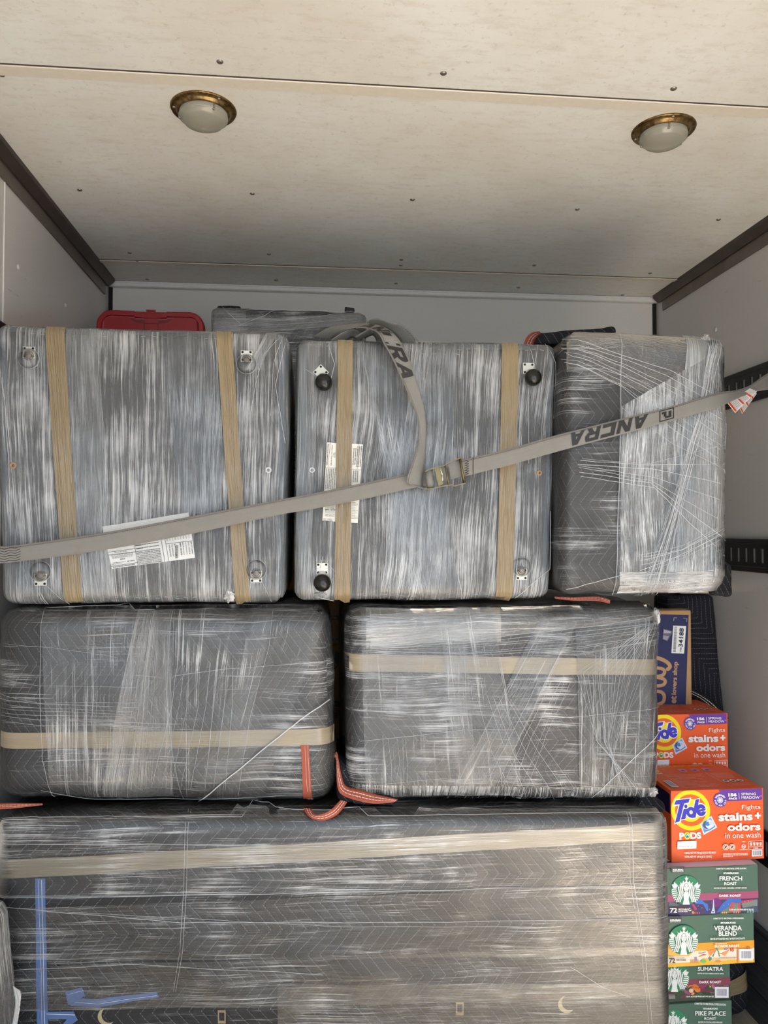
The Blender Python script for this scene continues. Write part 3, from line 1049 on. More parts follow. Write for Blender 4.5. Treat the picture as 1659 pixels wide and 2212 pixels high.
a = Art(zoomed(px_map(bvA, Y1, .0068), 220, 1130, 7.9), base=0)
a.grid([(25, 60), (1490, -180), (1600, 590), (180, 775)], 12, 6, (226, 228, 228))
def rowtext(a, x, y, w, h, rot, txt, bold=.01, rgb=K):
    a.text(txt, x - w / 2, y - h / 2, x + w / 2, y + h / 2, rgb, bold, 0, rot)
R1 = -7.6
rowtext(a, 300, 400, 350, 22, R1, '100% POLYESTER FIBER')
rowtext(a, 335, 488, 210, 22, R1, 'REG. NO. MA 303 (RC)', .02)
for k, s_ in enumerate(('CERTIFICATION IS MADE BY THE MANUFACTURER', 'THAT THE MATERIALS IN THIS ARTICLE ARE', 'DESCRIBED IN ACCORDANCE WITH THE LAW')):
    rowtext(a, 358 + k * 3, 524 + k * 25, 390 - 20 * k, 19, R1, s_)
rowtext(a, 368, 607, 90, 22, R1, 'MADE BY', .03)
rowtext(a, 385, 655, 380, 20, R1, '140 Martin Drive   MS 38843')
rowtext(a, 265, 695, 180, 18, R1, 'Date of Delivery')
rowtext(a, 390, 725, 380, 20, R1, 'MADE IN THE USA OF IMPORTED FABRIC', .03)
for k, s_ in enumerate(('THE UPHOLSTERY MATERIALS IN THIS', 'PRODUCT:', '  CONTAIN ADDED FLAME RETARDANT', 'CHEMICALS', '  CONTAIN NO ADDED FLAME RETARDANT', 'CHEMICALS', 'THE STATE OF CALIFORNIA HAS UPDATED THE',
                        'FLAMMABILITY STANDARD AND DETERMINED', 'THAT THE FIRE SAFETY REQUIREMENTS FOR', 'THIS PRODUCT CAN BE MET WITHOUT ADDING', 'FLAME RETARDANT CHEMICALS. THE STATE',
                        'HAS IDENTIFIED MANY FLAME RETARDANT', 'CHEMICALS AS BEING KNOWN TO, OR', 'STRONGLY SUSPECTED OF, ADVERSELY', 'IMPACTING HUMAN HEALTH OR DEVELOPMENT')):
    w = 120 if s_ in ('PRODUCT:', 'CHEMICALS') else 410
    cx = 775 + k * 5 - (145 if w == 120 else 0)
    rowtext(a, cx, 300 + k * 26.5, w, 17, R1, s_, .03)
for q in ([(120, 495), (580, 435)], [(128, 543), (592, 487)], [(165, 735), (620, 672)], [(565, 320), (632, 718)], [(1020, 235), (1092, 655)], [(1085, 222), (1160, 652)], [(1110, 355), (1555, 300)]):
    a.stroke(q, 6, K)
for k in range(9):
    a.text(('WARNING: THIS PRODUCT', 'may contain small parts', 'keep away from heat')[k % 3], 1130 + k * 46 - 60, 255 - k * 7 - 8, 1130 + k * 46 + 50, 255 - k * 7 + 10, K, .01, 0, 82)
for k, s_ in enumerate(('COVER: 100% POLYESTER', 'PO# 4832221287', 'ST : 38', '', 'MFD 10/10/23', 'Made with one or more of', 'the following patents', 'SKU 1052014', 'SER 0713844')):
    x = 1180 + k * 46
    if s_: a.text(s_, x - 105, 470 - k * 7 - 11, x + 105, 470 - k * 7 + 11, K, .03 if k == 4 else .01, 0, 82)
for k in range(24):
    a.stroke([(1265 + k * .2, 385 + k * 9.2), (1320, 377 + k * 9.2)], (3, 5, 4)[k % 3], K)
a.build('care_label', A)['label'] = 'white printed law label'

# law label on the middle seat, enlarged 11.64 about (690,950)
a = Art(zoomed(px_map(bvB, Y1, .0072), 690, 950, 11.64), base=0)
a.grid([(190, 75), (1085, 125), (960, 2095), (75, 2035)], 8, 14, (232, 230, 222))
def vtext(x, y, L, w, s_, bold=.02, rot=93.5):
    a.text(s_, x - L / 2, y - w / 2, x + L / 2, y + w / 2, K, bold, 0, rot)
vtext(205, 380, 540, 34, 'MADE IN THE USA OF IMPORTED FABRICS', .04)
vtext(262, 215, 260, 24, 'Date of Delivery')
vtext(310, 400, 520, 26, '140 Martin Drive - Golden MS 38843')
vtext(345, 390, 110, 24, 'J Rowe')
vtext(388, 395, 130, 24, 'MADE BY')
for k, s_ in enumerate(('STRONGLY SUSPECTED OF ADVERSELY IMPACTING', 'CHEMICALS AS BEING KNOWN TO OR STRONGLY', 'HAS IDENTIFIED MANY FLAME RETARDANT', 'FLAME RETARDANT CHEMICALS THE STATE', 'THIS PRODUCT CAN BE MET WITHOUT ADDING', 'THAT THE FIRE SAFETY REQUIREMENTS FOR')):
    vtext(168 + k * 42, 990, 520, 24, s_, .04)
for k, s_ in enumerate(('POLYURETHANE FOAM 52%', 'POLYESTER FIBER 25%', 'ALL NEW MATERIAL CONSISTING OF', 'UNDER PENALTY OF LAW THIS TAG NOT TO', 'BE REMOVED EXCEPT BY CONSUMER ONLY')):
    vtext(850 + k * 46, 430, 520 if k > 1 else 420, 26, s_, .03)
for k, s_ in enumerate(('CONTAIN NO ADDED FLAME', 'RETARDANT CHEMICALS', 'THE UPHOLSTERY MATERIALS')):
    vtext(850 + k * 50, 930, 300, 26, s_, .03)
for q in ([(150, 710), (415, 716)], [(808, 750), (1050, 766)], [(268, 95), (225, 705)], [(985, 125), (945, 755)], [(790, 1970), (975, 1990)]):
    a.stroke(q, 5, K)
for k, s_ in enumerate(('123588', 'MFD 10/10', 'Made with one or', 'the following pate', 'number Item 7116', 'PO# 4832221', '', 'SKU: 1752014', 'SER: 0713848')):
    if s_:
        w = 230 if k != 1 else 250
        a.text(s_, 100 + (45 if k < 6 else 0), 1705 + k * 40, 100 + (45 if k < 6 else 0) + w, 1705 + k * 40 + (34 if k == 1 else 24), K, .03 if k == 1 else .01, 0, 2)
for k in range(22):
    a.stroke([(150 + k * 11, 1640), (147 + k * 11, 1690)], (3, 6, 4)[k % 3], K)
for k in range(11):
    a.text(('Flammable', 'materials used', 'No. 303 reg', 'keep dry')[k % 4], 805, 1570 + k * 40, 805 + (90, 150, 120, 100)[k % 4], 1590 + k * 40, K, .01, 0, 2)
a.build('care_label', B)['label'] = 'white printed law label partly under the tape'

# ------------------------------------------------------------------ wrapped bundle on the right of the top row
YC = 1.93
C_ = thing('wrapped_bundle', P(1390, 1285, YC + .3), 'tall film-wrapped blanket bundle at the right of the top row, crumpled right edge painted sky-bright', 'furniture', None)
fc = corners([(1224, 716), (1566, 730), (1562, 1276), (1213, 1284)], YC)
bk = [p + Vector((dx, .55, 0)) for p, dx in zip(fc, (.03, .09, .10, .03))]
bodyC, bvC = soft('blanket', fc, .55, .035, M_QUILT2, C_, amp=.007, seed=5.0, bulge=.006, back=bk)
soft('film_wrap', fc, .55, .035, F_H, C_, amp=.007, seed=5.0, inflate=.005, bulge=.006, back=bk)
patch('film_band', [(1335, 722), (1570, 735), (1570, 1272), (1330, 1280)], bvC, YC, F_V, C_, off=.008, seed=41)
patch('film_band', [(1222, 716), (1222, 800), (1565, 900), (1565, 740)], bvC, YC, F_CLEAR, C_, off=.009, seed=42)
patch('film_band', [(1480, 728), (1572, 735), (1574, 1270), (1450, 1275)], bvC, YC, F_BRIGHT, C_, off=.0095, seed=43)
patch('film_band', [(1535, 840), (1535, 1245), (1580, 1245), (1580, 860)], bvC, YC, F_SKYH, C_, off=.011, seed=44, wob=.003)
patch('film_band', [(1338, 880), (1335, 1275), (1573, 1270), (1573, 745)], bvC, YC, F_SKYH, C_, off=.0102, seed=46)
patch('film_band', [(1528, 735), (1552, 735), (1455, 1278), (1380, 1280)], bvC, YC, F_DIAG, C_, off=.0118, seed=45)
patch('film_band', [(1335, 1235), (1335, 1275), (1560, 1270), (1560, 1235)], bvC, YC, F_BRIGHT, C_, off=.0108, seed=49)
ls = []
for k in range(14):
    ls.append([(1532 + k * 1.6, 732), (1500 + k * 1.4, 900), (1440 + k * 2.0, 1100), (1380 + k * 3.2, 1276)])
for k in range(9):
    ls.append([(1225, 735 + k * 6), (1340, 770 + k * 9), (1440, 800 + k * 15), (1565, 870 + k * 16)])
for k in range(7):
    ls.append([(1250, 990 + k * 6), (1400, 1000 + k * 9), (1560, 965 + k * 40)])
for k in range(6):
    ls.append([(1560, 1130 + k * 6), (1470, 1180 + k * 5), (1380, 1195 + k * 9)])
ls.append([(1340, 880), (1450, 960), (1575, 1020)]); ls.append([(1226, 796), (1290, 800), (1345, 812), (1400, 840)])
ls.append([(1337, 722), (1336, 900), (1332, 1278)]); ls.append([(1224, 1265), (1330, 1245), (1450, 1240), (1570, 1228)])
strands('pulled_film', ls, bvC, YC, M_STRAND, C_, off=.0125, r=.0006)
bunch((1531, 722), YC, bvC, C_, .015, off=.004, seed=9)
bunch((1500, 1272), YC, bvC, C_, .012, seed=19, squash=(3.2, .6, .5))
# blanket corner hanging at lower right, blanket fold and orange edge on top
b_, bv_ = soft('blanket_corner', [P(1545, 1222, 1.99), P(1585, 1215, 2.03), P(1588, 1292, 2.03), P(1545, 1286, 1.99)], .05, .018, M_QUILT2, C_, amp=.006, ns=18, seed=8, n=10)
soft('blanket_fold', [P(1160, 718, 2.25), P(1330, 706, 2.2), P(1330, 740, 2.2), P(1150, 745, 2.25)], .22, .012, M_QUILT2, C_, amp=.005, ns=10, seed=18, n=14)
def ribbon(name, L, R, mat, parent, thick=.0012, n=10, wuv=.045, extra=None):
    """band between two edge polylines of 3-D points (spline-smoothed), with thickness; UV u across, v along"""
    def spline(pts, m):
        out = []
        k = len(pts)
        for i in range(k - 1):
            p0 = pts[max(i - 1, 0)]; p1 = pts[i]; p2 = pts[i + 1]; p3 = pts[min(i + 2, k - 1)]
            for j in range(m):
                t = j / m
                out.append(.5 * ((2 * p1) + (p2 - p0) * t + (2 * p0 - 5 * p1 + 4 * p2 - p3) * t * t + (3 * p1 - p0 - 3 * p2 + p3) * t ** 3))
        out.append(pts[-1].copy())
        return out
    A_, B_ = spline([Vector(p) for p in L], n), spline([Vector(p) for p in R], n)
    N = len(A_); W = 4
    vs = []; fs = []; uvs = []
    s = [0.0]
    for i in range(1, N): s.append(s[-1] + ((A_[i] + B_[i]) / 2 - (A_[i - 1] + B_[i - 1]) / 2).length)
    nrm = []
    for i in range(N):
        tg = ((A_[min(i + 1, N - 1)] + B_[min(i + 1, N - 1)]) - (A_[max(i - 1, 0)] + B_[max(i - 1, 0)])).normalized()
        ac = (B_[i] - A_[i]).normalized()
        nn = ac.cross(tg).normalized()
        if nrm and nn.dot(nrm[-1]) < 0: nn = -nn
        if not nrm and nn.y > 0: nn = -nn
        nrm.append(nn)
    for side in (0, 1):
        for i in range(N):
            for j in range(W + 1):
                vs.append(A_[i].lerp(B_[i], j / W) + nrm[i] * (thick / 2 if side == 0 else -thick / 2))
    k = W + 1
    for side in (0, 1):
        o = side * N * k
        for i in range(N - 1):
            for j in range(W):
                f = [o + i * k + j, o + i * k + j + 1, o + (i + 1) * k + j + 1, o + (i + 1) * k + j]
                u = [(j / W * wuv, s[i]), ((j + 1) / W * wuv, s[i]), ((j + 1) / W * wuv, s[i + 1]), (j / W * wuv, s[i + 1])]
                if side: f.reverse(); u.reverse()
                fs.append(tuple(f)); uvs.append(u)
    for j in (0, W):
        for i in range(N - 1):
            a0, a1 = i * k + j, (i + 1) * k + j
            fs.append((a0, a1, N * k + a1, N * k + a0)); uvs.append([(0, s[i]), (0, s[i + 1]), (0, s[i + 1]), (0, s[i])])
    o = fix_normals(link(name, vs, fs, mat, parent, uvs, True))
    def at(u, v):
        """u across 0..1, v metres along"""
        v = min(max(v, 0), s[-1] - 1e-6)
        i = 0
        while i < N - 2 and s[i + 1] < v: i += 1
        f = (v - s[i]) / max(1e-9, s[i + 1] - s[i])
        p = A_[i].lerp(B_[i], u).lerp(A_[i + 1].lerp(B_[i + 1], u), f)
        n_ = nrm[i].lerp(nrm[i + 1], f)
        return p + n_ * (thick / 2 + .0004), n_
    return o, at, s


def Pl(pts):
    return [P(*p) for p in pts]


ribbon('orange_binding', Pl([(1130, 745, 2.2), (1138, 728, 2.2), (1150, 718, 2.2), (1166, 716, 2.2)]), Pl([(1152, 745, 2.22), (1156, 735, 2.22), (1162, 727, 2.22), (1170, 721, 2.22)]), M_BINDO, C_)
ribbon('orange_binding', Pl([(1197, 1289, 1.94), (1240, 1290, 1.93), (1290, 1288, 1.93), (1318, 1296, 1.92)]), Pl([(1200, 1293, 1.93), (1240, 1297, 1.92), (1290, 1298, 1.91), (1317, 1304, 1.91)]), M_BINDO, C_)

# ------------------------------------------------------------------ middle row
D_ = thing('wrapped_bundle', P(350, 1740, Y1 + .3), 'dark quilted bundle in the middle row at the left, tan tape low across it', 'furniture')
fd = corners([(-10, 1313), (712, 1311), (722, 1733), (-10, 1730)], Y1)
bodyD, bvD = soft('blanket', fd, .60, .055, M_QUILT, D_, amp=.006, seed=7.0, bulge=.006, n=34)
soft('film_wrap', fd, .60, .055, F_H, D_, amp=.006, seed=7.0, inflate=.005, bulge=.006, n=34)
patch('tape', [(-1, 1581), (-1, 1616), (718, 1608), (718, 1573)], bvD, Y1, M_TAPE2, D_, off=.006, seed=51)
patch('film_band', [(90, 1308), (300, 1306), (270, 1738), (110, 1738)], bvD, Y1, F_V, D_, off=.008, seed=52)
patch('film_band', [(300, 1306), (370, 1306), (375, 1738), (215, 1738)], bvD, Y1, F_VSOFT, D_, off=.0085, seed=53)
patch('film_band', [(365, 1306), (592, 1304), (508, 1738), (375, 1738)], bvD, Y1, F_DIAG, D_, off=.0088, seed=54)
patch('film_band', [(560, 1306), (710, 1306), (560, 1738), (420, 1738)], bvD, Y1, F_CLEAR, D_, off=.0094, seed=55)
patch('film_band', [(0, 1470), (0, 1580), (400, 1570), (400, 1475)], bvD, Y1, F_HD, D_, off=.0097, seed=56) if False else None
ls = [[(90, 1310), (88, 1500), (95, 1640), (112, 1735)], [(372, 1310), (366, 1500), (372, 1620), (398, 1728)], [(590, 1308), (585, 1390), (545, 1550), (512, 1730)],
      [(5, 1390), (120, 1400), (250, 1418)], [(380, 1458), (500, 1442), (712, 1426)], [(100, 1325), (250, 1318), (330, 1306)], [(5, 1465), (90, 1475), (300, 1480)],
      [(92, 1700), (200, 1722), (420, 1728), (620, 1715)], [(560, 1400), (520, 1570)], [(564, 1400), (528, 1560)]]
for k in range(8):
    ls.append([(380 + k * 18, 1440 - k * 2), (368 + k * 20, 1520), (330 + k * 22, 1700)])
for k in range(7):
    ls.append([(5, 1500 + k * 9), (90, 1512 + k * 8), (300, 1515 + k * 8)])
strands('pulled_film', ls, bvD, Y1, M_STRANDT, D_, off=.0105, r=.0005)
strands('film_tail', [[(425, 1731), (500, 1672), (570, 1615), (650, 1550), (705, 1512)]], bvD, Y1, M_STRAND, D_, off=.013, r=.0014)
lsd = patch('orange_binding', [(650, 1608), (668, 1608), (676, 1756), (657, 1752)], bvD, Y1, M_ORANGE, D_, off=.007, seed=60)
strands('stitching_line', [[(659, 1609), (662, 1680), (668, 1750)], [(665, 1609), (668, 1680), (674, 1750)]], bvD, Y1, M_STITCH, D_, off=.0078, r=.0006)
ob, at_, s_ = ribbon('orange_binding', Pl([(655, 1745, 1.965), (668, 1765, 1.935), (695, 1773, 1.925), (728, 1760, 1.935), (750, 1733, 1.97)]), Pl([(674, 1748, 1.96), (680, 1759, 1.93), (697, 1758, 1.92), (716, 1748, 1.93), (735, 1728, 1.965)]), M_BINDO, D_)
ribbon('orange_binding', Pl([(-1, 1735, 1.97), (30, 1735, 1.97), (92, 1736, 1.975)]), Pl([(-1, 1748, 1.955), (30, 1746, 1.96), (92, 1739, 1.97)]), M_BINDO, D_)

E_ = thing('wrapped_bundle', P(1090, 1730, Y1 + .3), 'film-wrapped dark bundle in the middle row at the right, tan tape high across it', 'furniture')
fe = corners([(750, 1311), (1427, 1310), (1425, 1727), (752, 1727)], Y1)
bodyE, bvE = soft('blanket', fe, .60, .045, M_QUILT2, E_, amp=.006, seed=9.0, bulge=.007, n=34)
soft('film_wrap', fe, .60, .045, F_HD, E_, amp=.006, seed=9.0, inflate=.005, bulge=.007, n=34)
patch('tape', [(748, 1412), (748, 1449), (1427, 1458), (1427, 1424)], bvE, Y1, M_TAPE2, E_, off=.006, seed=71)
patch('film_band', [(780, 1306), (1000, 1306), (1030, 1730), (790, 1730)], bvE, Y1, F_V, E_, off=.0084, seed=72)
patch('film_band', [(945, 1306), (1060, 1306), (1130, 1730), (990, 1730)], bvE, Y1, F_DIAG, E_, off=.009, seed=73)
patch('film_band', [(1180, 1306), (1265, 1306), (1240, 1500), (1010, 1730), (960, 1730)][0:2] + [(1050, 1730), (960, 1730)], bvE, Y1, F_DIAG, E_, off=.0094, seed=74)
patch('film_band', [(1240, 1360), (1425, 1330), (1400, 1715), (1250, 1725)], bvE, Y1, F_DIAG, E_, off=.0098, seed=75)
patch('film_band', [(800, 1330), (800, 1402), (1080, 1385), (1080, 1318)], bvE, Y1, F_VSOFT, E_, off=.0082, seed=78)
patch('film_band', [(790, 1308), (790, 1400), (1420, 1340), (1420, 1308)], bvE, Y1, F_V, E_, off=.0104, seed=76)
patch('film_band', [(765, 1692), (1415, 1700), (1415, 1738), (765, 1738)], bvE, Y1, F_FRINGE, E_, off=.0088, seed=77)  # band added to brighten the bottom edge like floor bounce
ls = []
for k in range(16):
    ls.append([(1415 - k * 2, 1345 + k), (1380 - k * 9, 1450), (1330 - k * 3, 1600), (1300 + k * 6, 1715)])
for k in range(10):
    ls.append([(1420, 1330 + k * 6), (1250, 1345 + k * 8), (1000, 1380 + k * 5), (800, 1395 + k * 2)])
for k in range(10):
    ls.append([(1230 - k * 14, 1470), (1180 - k * 16, 1590), (1130 - k * 18, 1720)])
for k in range(6):
    ls.append([(1030 + k * 14, 1500), (1060 + k * 24, 1620), (1110 + k * 30, 1720)])
for k in range(5):
    ls.append([(830 + k * 12, 1590), (834 + k * 12, 1650), (830 + k * 12, 1700)])
ls += [[(780, 1598), (1000, 1575), (1100, 1572)], [(1100, 1560), (1300, 1540), (1420, 1530)], [(760, 1700), (950, 1682), (1050, 1684), (1200, 1700), (1330, 1708)]]
strands('pulled_film', ls, bvE, Y1, M_STRANDT, E_, off=.011, r=.00055)
strands('film_tail', [[(1280, 1718), (1350, 1650), (1422, 1580)]], bvE, Y1, M_STRAND, E_, off=.012, r=.0011)
bunch((1418, 1335), Y1, bvE, E_, .014, seed=30, squash=(.8, .5, 1.9))
bunch((1412, 1712), Y1, bvE, E_, .014, seed=31)
soft('blanket_flap', [P(722, 1640, 2.03), P(760, 1660, 2.02), P(770, 1738, 1.99), P(728, 1734, 2.0)], .08, .018, M_QUILT2, E_, amp=.004, ns=9, seed=35, n=10)
soft('blanket_flap', [P(760, 1705, 1.995), P(850, 1722, 1.995), P(850, 1742, 1.985), P(760, 1738, 1.985)], .05, .01, M_QUILT2, E_, amp=.003, ns=9, seed=37, n=10)
ribbon('orange_binding', Pl([(722, 1632, 2.03), (728, 1626, 2.025), (737, 1672, 2.0), (748, 1698, 1.985), (780, 1706, 1.98), (812, 1716, 1.98), (860, 1727, 1.985)]),
       Pl([(726, 1640, 2.03), (726, 1650, 2.02), (728, 1692, 1.98), (738, 1716, 1.965), (775, 1730, 1.955), (812, 1736, 1.96), (850, 1733, 1.98)]), M_BINDO, E_)

# ------------------------------------------------------------------ big bundle on the floor
YG = 1.95
G = thing('wrapped_sofa', P(700, 2212, YG + .4), 'very wide blanket and film wrapped sofa on the floor under all the other bundles', 'furniture')
fg = [P(-12, 1768, YG), P(1443, 1756, YG), None, None]
fg[2] = Vector((fg[1].x - .002, YG, .005)); fg[3] = Vector((fg[0].x, YG, .005))
bodyG, bvG = soft('blanket', fg, .72, .035, M_QUILTW, G, amp=.005, seed=11.0, bulge=.004, n=44)
F_HX = film_mat('film_horizontal_long', 0, .41, .02, .62, 23.0, fine=420, warp=.002, mamp=.5, rw=.12, lng=3.5, gloss=1.0, bstr=.22)
F_G = film_mat('film_sofa', 90, .38, .05, .60, 3.3, fine=420, warp=.003, mamp=.4, rw=.12, lng=3.5, gloss=1.0, bstr=.22)
soft('film_wrap', fg, .72, .035, F_G, G, amp=.005, seed=11.0, inflate=.006, bulge=.004, n=44)
patch('tape', [(-8, 1858), (-8, 1899), (1425, 1812), (1425, 1776)], bvG, YG, M_TAPE2, G, off=.0042, seed=81)
patch('film_band', [(-8, 1765), (-8, 1850), (1440, 1785), (1440, 1758)], bvG, YG, F_HX, G, off=.0085, seed=82)
patch('film_band', [(-8, 1845), (-8, 1935), (1440, 1915), (1440, 1780)], bvG, YG, F_HX, G, off=.0088, seed=84)
patch('film_band', [(-8, 1960), (-8, 2070), (1440, 2060), (1440, 1905)], bvG, YG, F_HX, G, off=.0092, seed=86)
patch('film_band', [(-8, 2085), (-8, 2180), (1440, 2150), (1440, 2040)], bvG, YG, F_HX, G, off=.0090, seed=88)
patch('film_band', [(600, 2120), (600, 2260), (1440, 2260), (1440, 2120)], bvG, YG, F_HX, G, off=.0094, seed=89)
ls = [[(-8, 1934), (400, 1930), (800, 1918), (1100, 1911), (1440, 1912)], [(-8, 1936), (400, 1932), (800, 1920), (1100, 1913), (1440, 1914)], [(-8, 1764), (700, 1766), (1440, 1752)],
      [(-8, 1820), (300, 1822), (760, 1824), (1100, 1800)], [(-8, 1955), (400, 1985), (1000, 1984), (1440, 1980)], [(150, 1968), (700, 1992), (1200, 2000)], [(-8, 2090), (300, 2080), (700, 2100)]]
strands('pulled_film', ls, bvG, YG, M_STRANDT, G, off=.0105, r=.0006)
strands('stitching_line', [[(401, 1765), (398, 1900), (390, 2050), (375, 2140)], [(407, 1765), (404, 1900), (396, 2050), (380, 2140)], [(1357, 1745), (1360, 1900), (1385, 2060), (1400, 2212)],
        [(1363, 1745), (1367, 1900), (1392, 2060), (1407, 2212)], [(1230, 2085), (1300, 2130), (1360, 2152)]], bvG, YG, M_STITCH, G, off=.0046, r=.0006)
# blue binding of the blanket
def binding(px, seed):
    patch('blue_binding', px, bvG, YG, M_BLUE, G, off=.0076, seed=seed)
binding([(78, 1895), (100, 1895), (107, 2240), (82, 2240)], 90)
binding([(143, 2138), (150, 2167), (187, 2145), (180, 2128)], 91)
binding([(155, 2150), (155, 2168), (215, 2170), (215, 2153)], 92)
binding([(210, 2152), (210, 2170), (345, 2150), (340, 2139)], 93)
binding([(100, 2181), (100, 2196), (165, 2198), (163, 2180)], 94)
binding([(160, 2181), (171, 2198), (150, 2215), (132, 2215)], 95)
strands('stitching_line', [[(85, 1898), (88, 1990), (92, 2100), (93, 2212)], [(92, 1898), (95, 1990), (97, 2100), (99, 2212)], [(148, 2144), (183, 2134)], [(165, 2160), (215, 2162), (340, 2146)], [(102, 2186), (165, 2187)]],
        bvG, YG, M_STITCH, G, off=.0082, r=.0005)
a = Art(px_map(bvG, YG, .0046), base=0)
for cx, cy in ((232, 2192), (1222, 2165)):
    pts = [(cx + 19 * math.cos(math.radians(t_)), cy + 19 * math.sin(math.radians(t_))) for t_ in range(60, 241, 15)]
    pts += [(cx + 6 + 17 * math.cos(math.radians(t_)), cy - 4 + 17 * math.sin(math.radians(t_))) for t_ in range(240, 59, -15)]
    n_ = len(pts) // 2
    fs_ = [(i, i + 1, len(pts) - 2 - i, len(pts) - 1 - i) for i in range(n_ - 1)]
    a.put(pts, fs_, (200, 186, 150))
for cx, cy in ((480, 2192), (992, 2175)):
    a.ring(cx, cy, 8, 12, (170, 150, 118), 4, 1.7, 45, 405)
    a.rect(cx - 8, cy + 8, cx + 8, cy + 14, (170, 150, 118))
a.build('hardware_under_film', G)
soft('blanket_corner', [P(1385, 1712, 2.02), P(1438, 1735, 2.0), P(1440, 1756, 1.97), P(1385, 1756, 1.97)], .1, .012, M_QUILT2, G, amp=.003, ns=12, seed=77, n=8)

# small bundle in front, lower left
H = thing('wrapped_bundle', Vector((-.78, 1.75, 0)), 'dark film-wrapped bundle at the lower left corner in front of the wide sofa', 'furniture')
fh = [P(-14, 2030, 1.66), P(-2, 2010, 1.66), Vector((-.655, 1.66, .005)), Vector((-.835, 1.66, .005))]
fh[0] = Vector((-.835, 1.66, .80)); fh[1] = Vector((-.735, 1.66, .80))
bodyH, bvH = soft('blanket', fh, .24, .035, M_QUILT2, H, amp=.004, seed=13.0, n=18)
soft('film_wrap', fh, .24, .035, F_SEAT2, H, amp=.004, seed=13.0, inflate=.005, n=18)
ribbon('film_tail', Pl([(28, 2130, 1.64), (33, 2170, 1.64), (24, 2225, 1.64)]), Pl([(46, 2142, 1.63), (42, 2180, 1.63), (34, 2230, 1.63)]), F_BUNCH, H)

# ------------------------------------------------------------------ things behind the top row
YE = 2.74
J = thing('wrapped_bundle', P(620, 720, YE + .15), 'film-wrapped dark bundle standing behind the top row against the front wall', 'furniture')
fj = [P(457, 664, YE), P(788, 678, YE), None, None]
fj[2] = Vector((fj[1].x, YE, 1.735)); fj[3] = Vector((fj[0].x - .01, YE, 1.735))
bodyJ, bvJ = soft('blanket', fj, .34, .02, M_QUILT, J, amp=.006, ns=9, seed=15.0, n=24)
soft('film_wrap', fj, .34, .02, F_HD, J, amp=.006, ns=9, seed=15.0, inflate=.005, n=24)
patch('film_band', [(457, 662), (530, 664), (540, 770), (450, 770)], bvJ, YE, F_VSOFT, J, off=.008, seed=101)
patch('film_band', [(460, 695), (460, 730), (790, 700), (790, 678)], bvJ, YE, F_VSOFT, J, off=.009, seed=102)
ls = [[(455, 715), (560, 700), (680, 690), (780, 676)], [(455, 705), (600, 703), (788, 690)], [(500, 712), (570, 680), (600, 668)], [(480, 668), (520, 700)], [(530, 670), (640, 672), (760, 674)]]
strands('pulled_film', ls, bvJ, YE, M_STRAND, J, off=.010, r=.0009)
soft('blanket_fold', [P(470, 659, 2.8), P(520, 661, 2.8), P(520, 672, 2.8), P(465, 672, 2.8)], .12, .006, M_QUILT, J, amp=.005, ns=14, seed=88, n=8)
b = MB()
tb, bvt = soft('binding_tab', [P(745, 662, 2.76), P(766, 665, 2.76), P(766, 676, 2.76), P(745, 674, 2.76)], .05, .004, M_BALL, J, amp=.002, seed=2, n=4)

# red storage tote lying on its end, lid to the front
M_RED = flat_mat('red_plastic', (150, 18, 34), .32, nscale=20, namp=.06, bump=.05)
M_RED_SHADE = flat_mat('red_plastic_groove_shade', (110, 8, 20), .4, nscale=20, namp=.05)  # darker copy of the red, paints shade into the lid's recessed face
YT = 2.76
tot = thing('storage_tote', P(325, 700, YT + .1), 'red plastic storage tote on its end behind the left wrapped ottoman', 'tote')
tl, tr = P(208, 668, YT), P(441, 672, YT)
W_ = tr.x - tl.x; X0 = tl.x; Z1 = tl.z
tm = lambda x, y: P(x, y, YT)
b = MB(); b.bbox((X0 + .02, YT + .035, 1.745), (X0 + W_ - .02, YT + .38, Z1 - .025), .02); b.build('tub', M_RED, tot)
# lid: rounded plate with extruded outline, notched in the middle of its top edge
def lid_outline(i):
    pts = []
    r = .055
    for k in range(9):
        a_ = math.radians(180 - k * 90 / 8); pts.append((X0 + i + (r - i) + (r - i) * math.cos(a_), Z1 - i - (r - i) + (r - i) * math.sin(a_)))
    pts += [(X0 + W_ * .35, Z1 - i - .001), (X0 + W_ * .355, Z1 - i - .006), (X0 + W_ * .645, Z1 - i - .006), (X0 + W_ * .65, Z1 - i - .001)]
    for k in range(9):
        a_ = math.radians(90 - k * 90 / 8); pts.append((X0 + W_ - r + (r - i) * math.cos(a_), Z1 - i - (r - i) + (r - i) * math.sin(a_)))
    pts += [(X0 + W_ - i, 1.76 + i), (X0 + i, 1.76 + i)]
    return pts
b = MB()
rings = [(0, YT + .035), (0, YT + .004), (.004, YT), (.018, YT), (.021, YT + .005), (.026, YT + .006)]
prev = None; n0 = len(lid_outline(0))
vs = []
for (i, y_) in rings: vs += [(x, y_, z) for x, z in lid_outline(i)]
fs = []
for k in range(len(rings) - 1):
    for i in range(n0):
        j = (i + 1) % n0
        fs.append((k * n0 + i, k * n0 + j, (k + 1) * n0 + j, (k + 1) * n0 + i))
b.add(vs, fs)
b.cur = 1
b.add(vs[-n0:], [tuple(range(n0))])
lid = b.build('lid', [M_RED, M_RED_SHADE], tot)
def tote_panel(pts, y0, y1):
    b.add([(p.x, y1, p.z) for p in pts] + [(p.x, y0, p.z) for p in pts], [tuple(range(len(pts), 2 * len(pts)))] + [(i, (i + 1) % len(pts), len(pts) + (i + 1) % len(pts), len(pts) + i) for i in range(len(pts))])
def tz(x, y): return tm(190 + x / 6.144, 640 + y / 6.144)
b = MB()
tote_panel([tz(*p) for p in ((620, 200), (1055, 212), (1055, 265), (930, 292), (745, 290), (625, 258))], YT + .001, YT + .006)
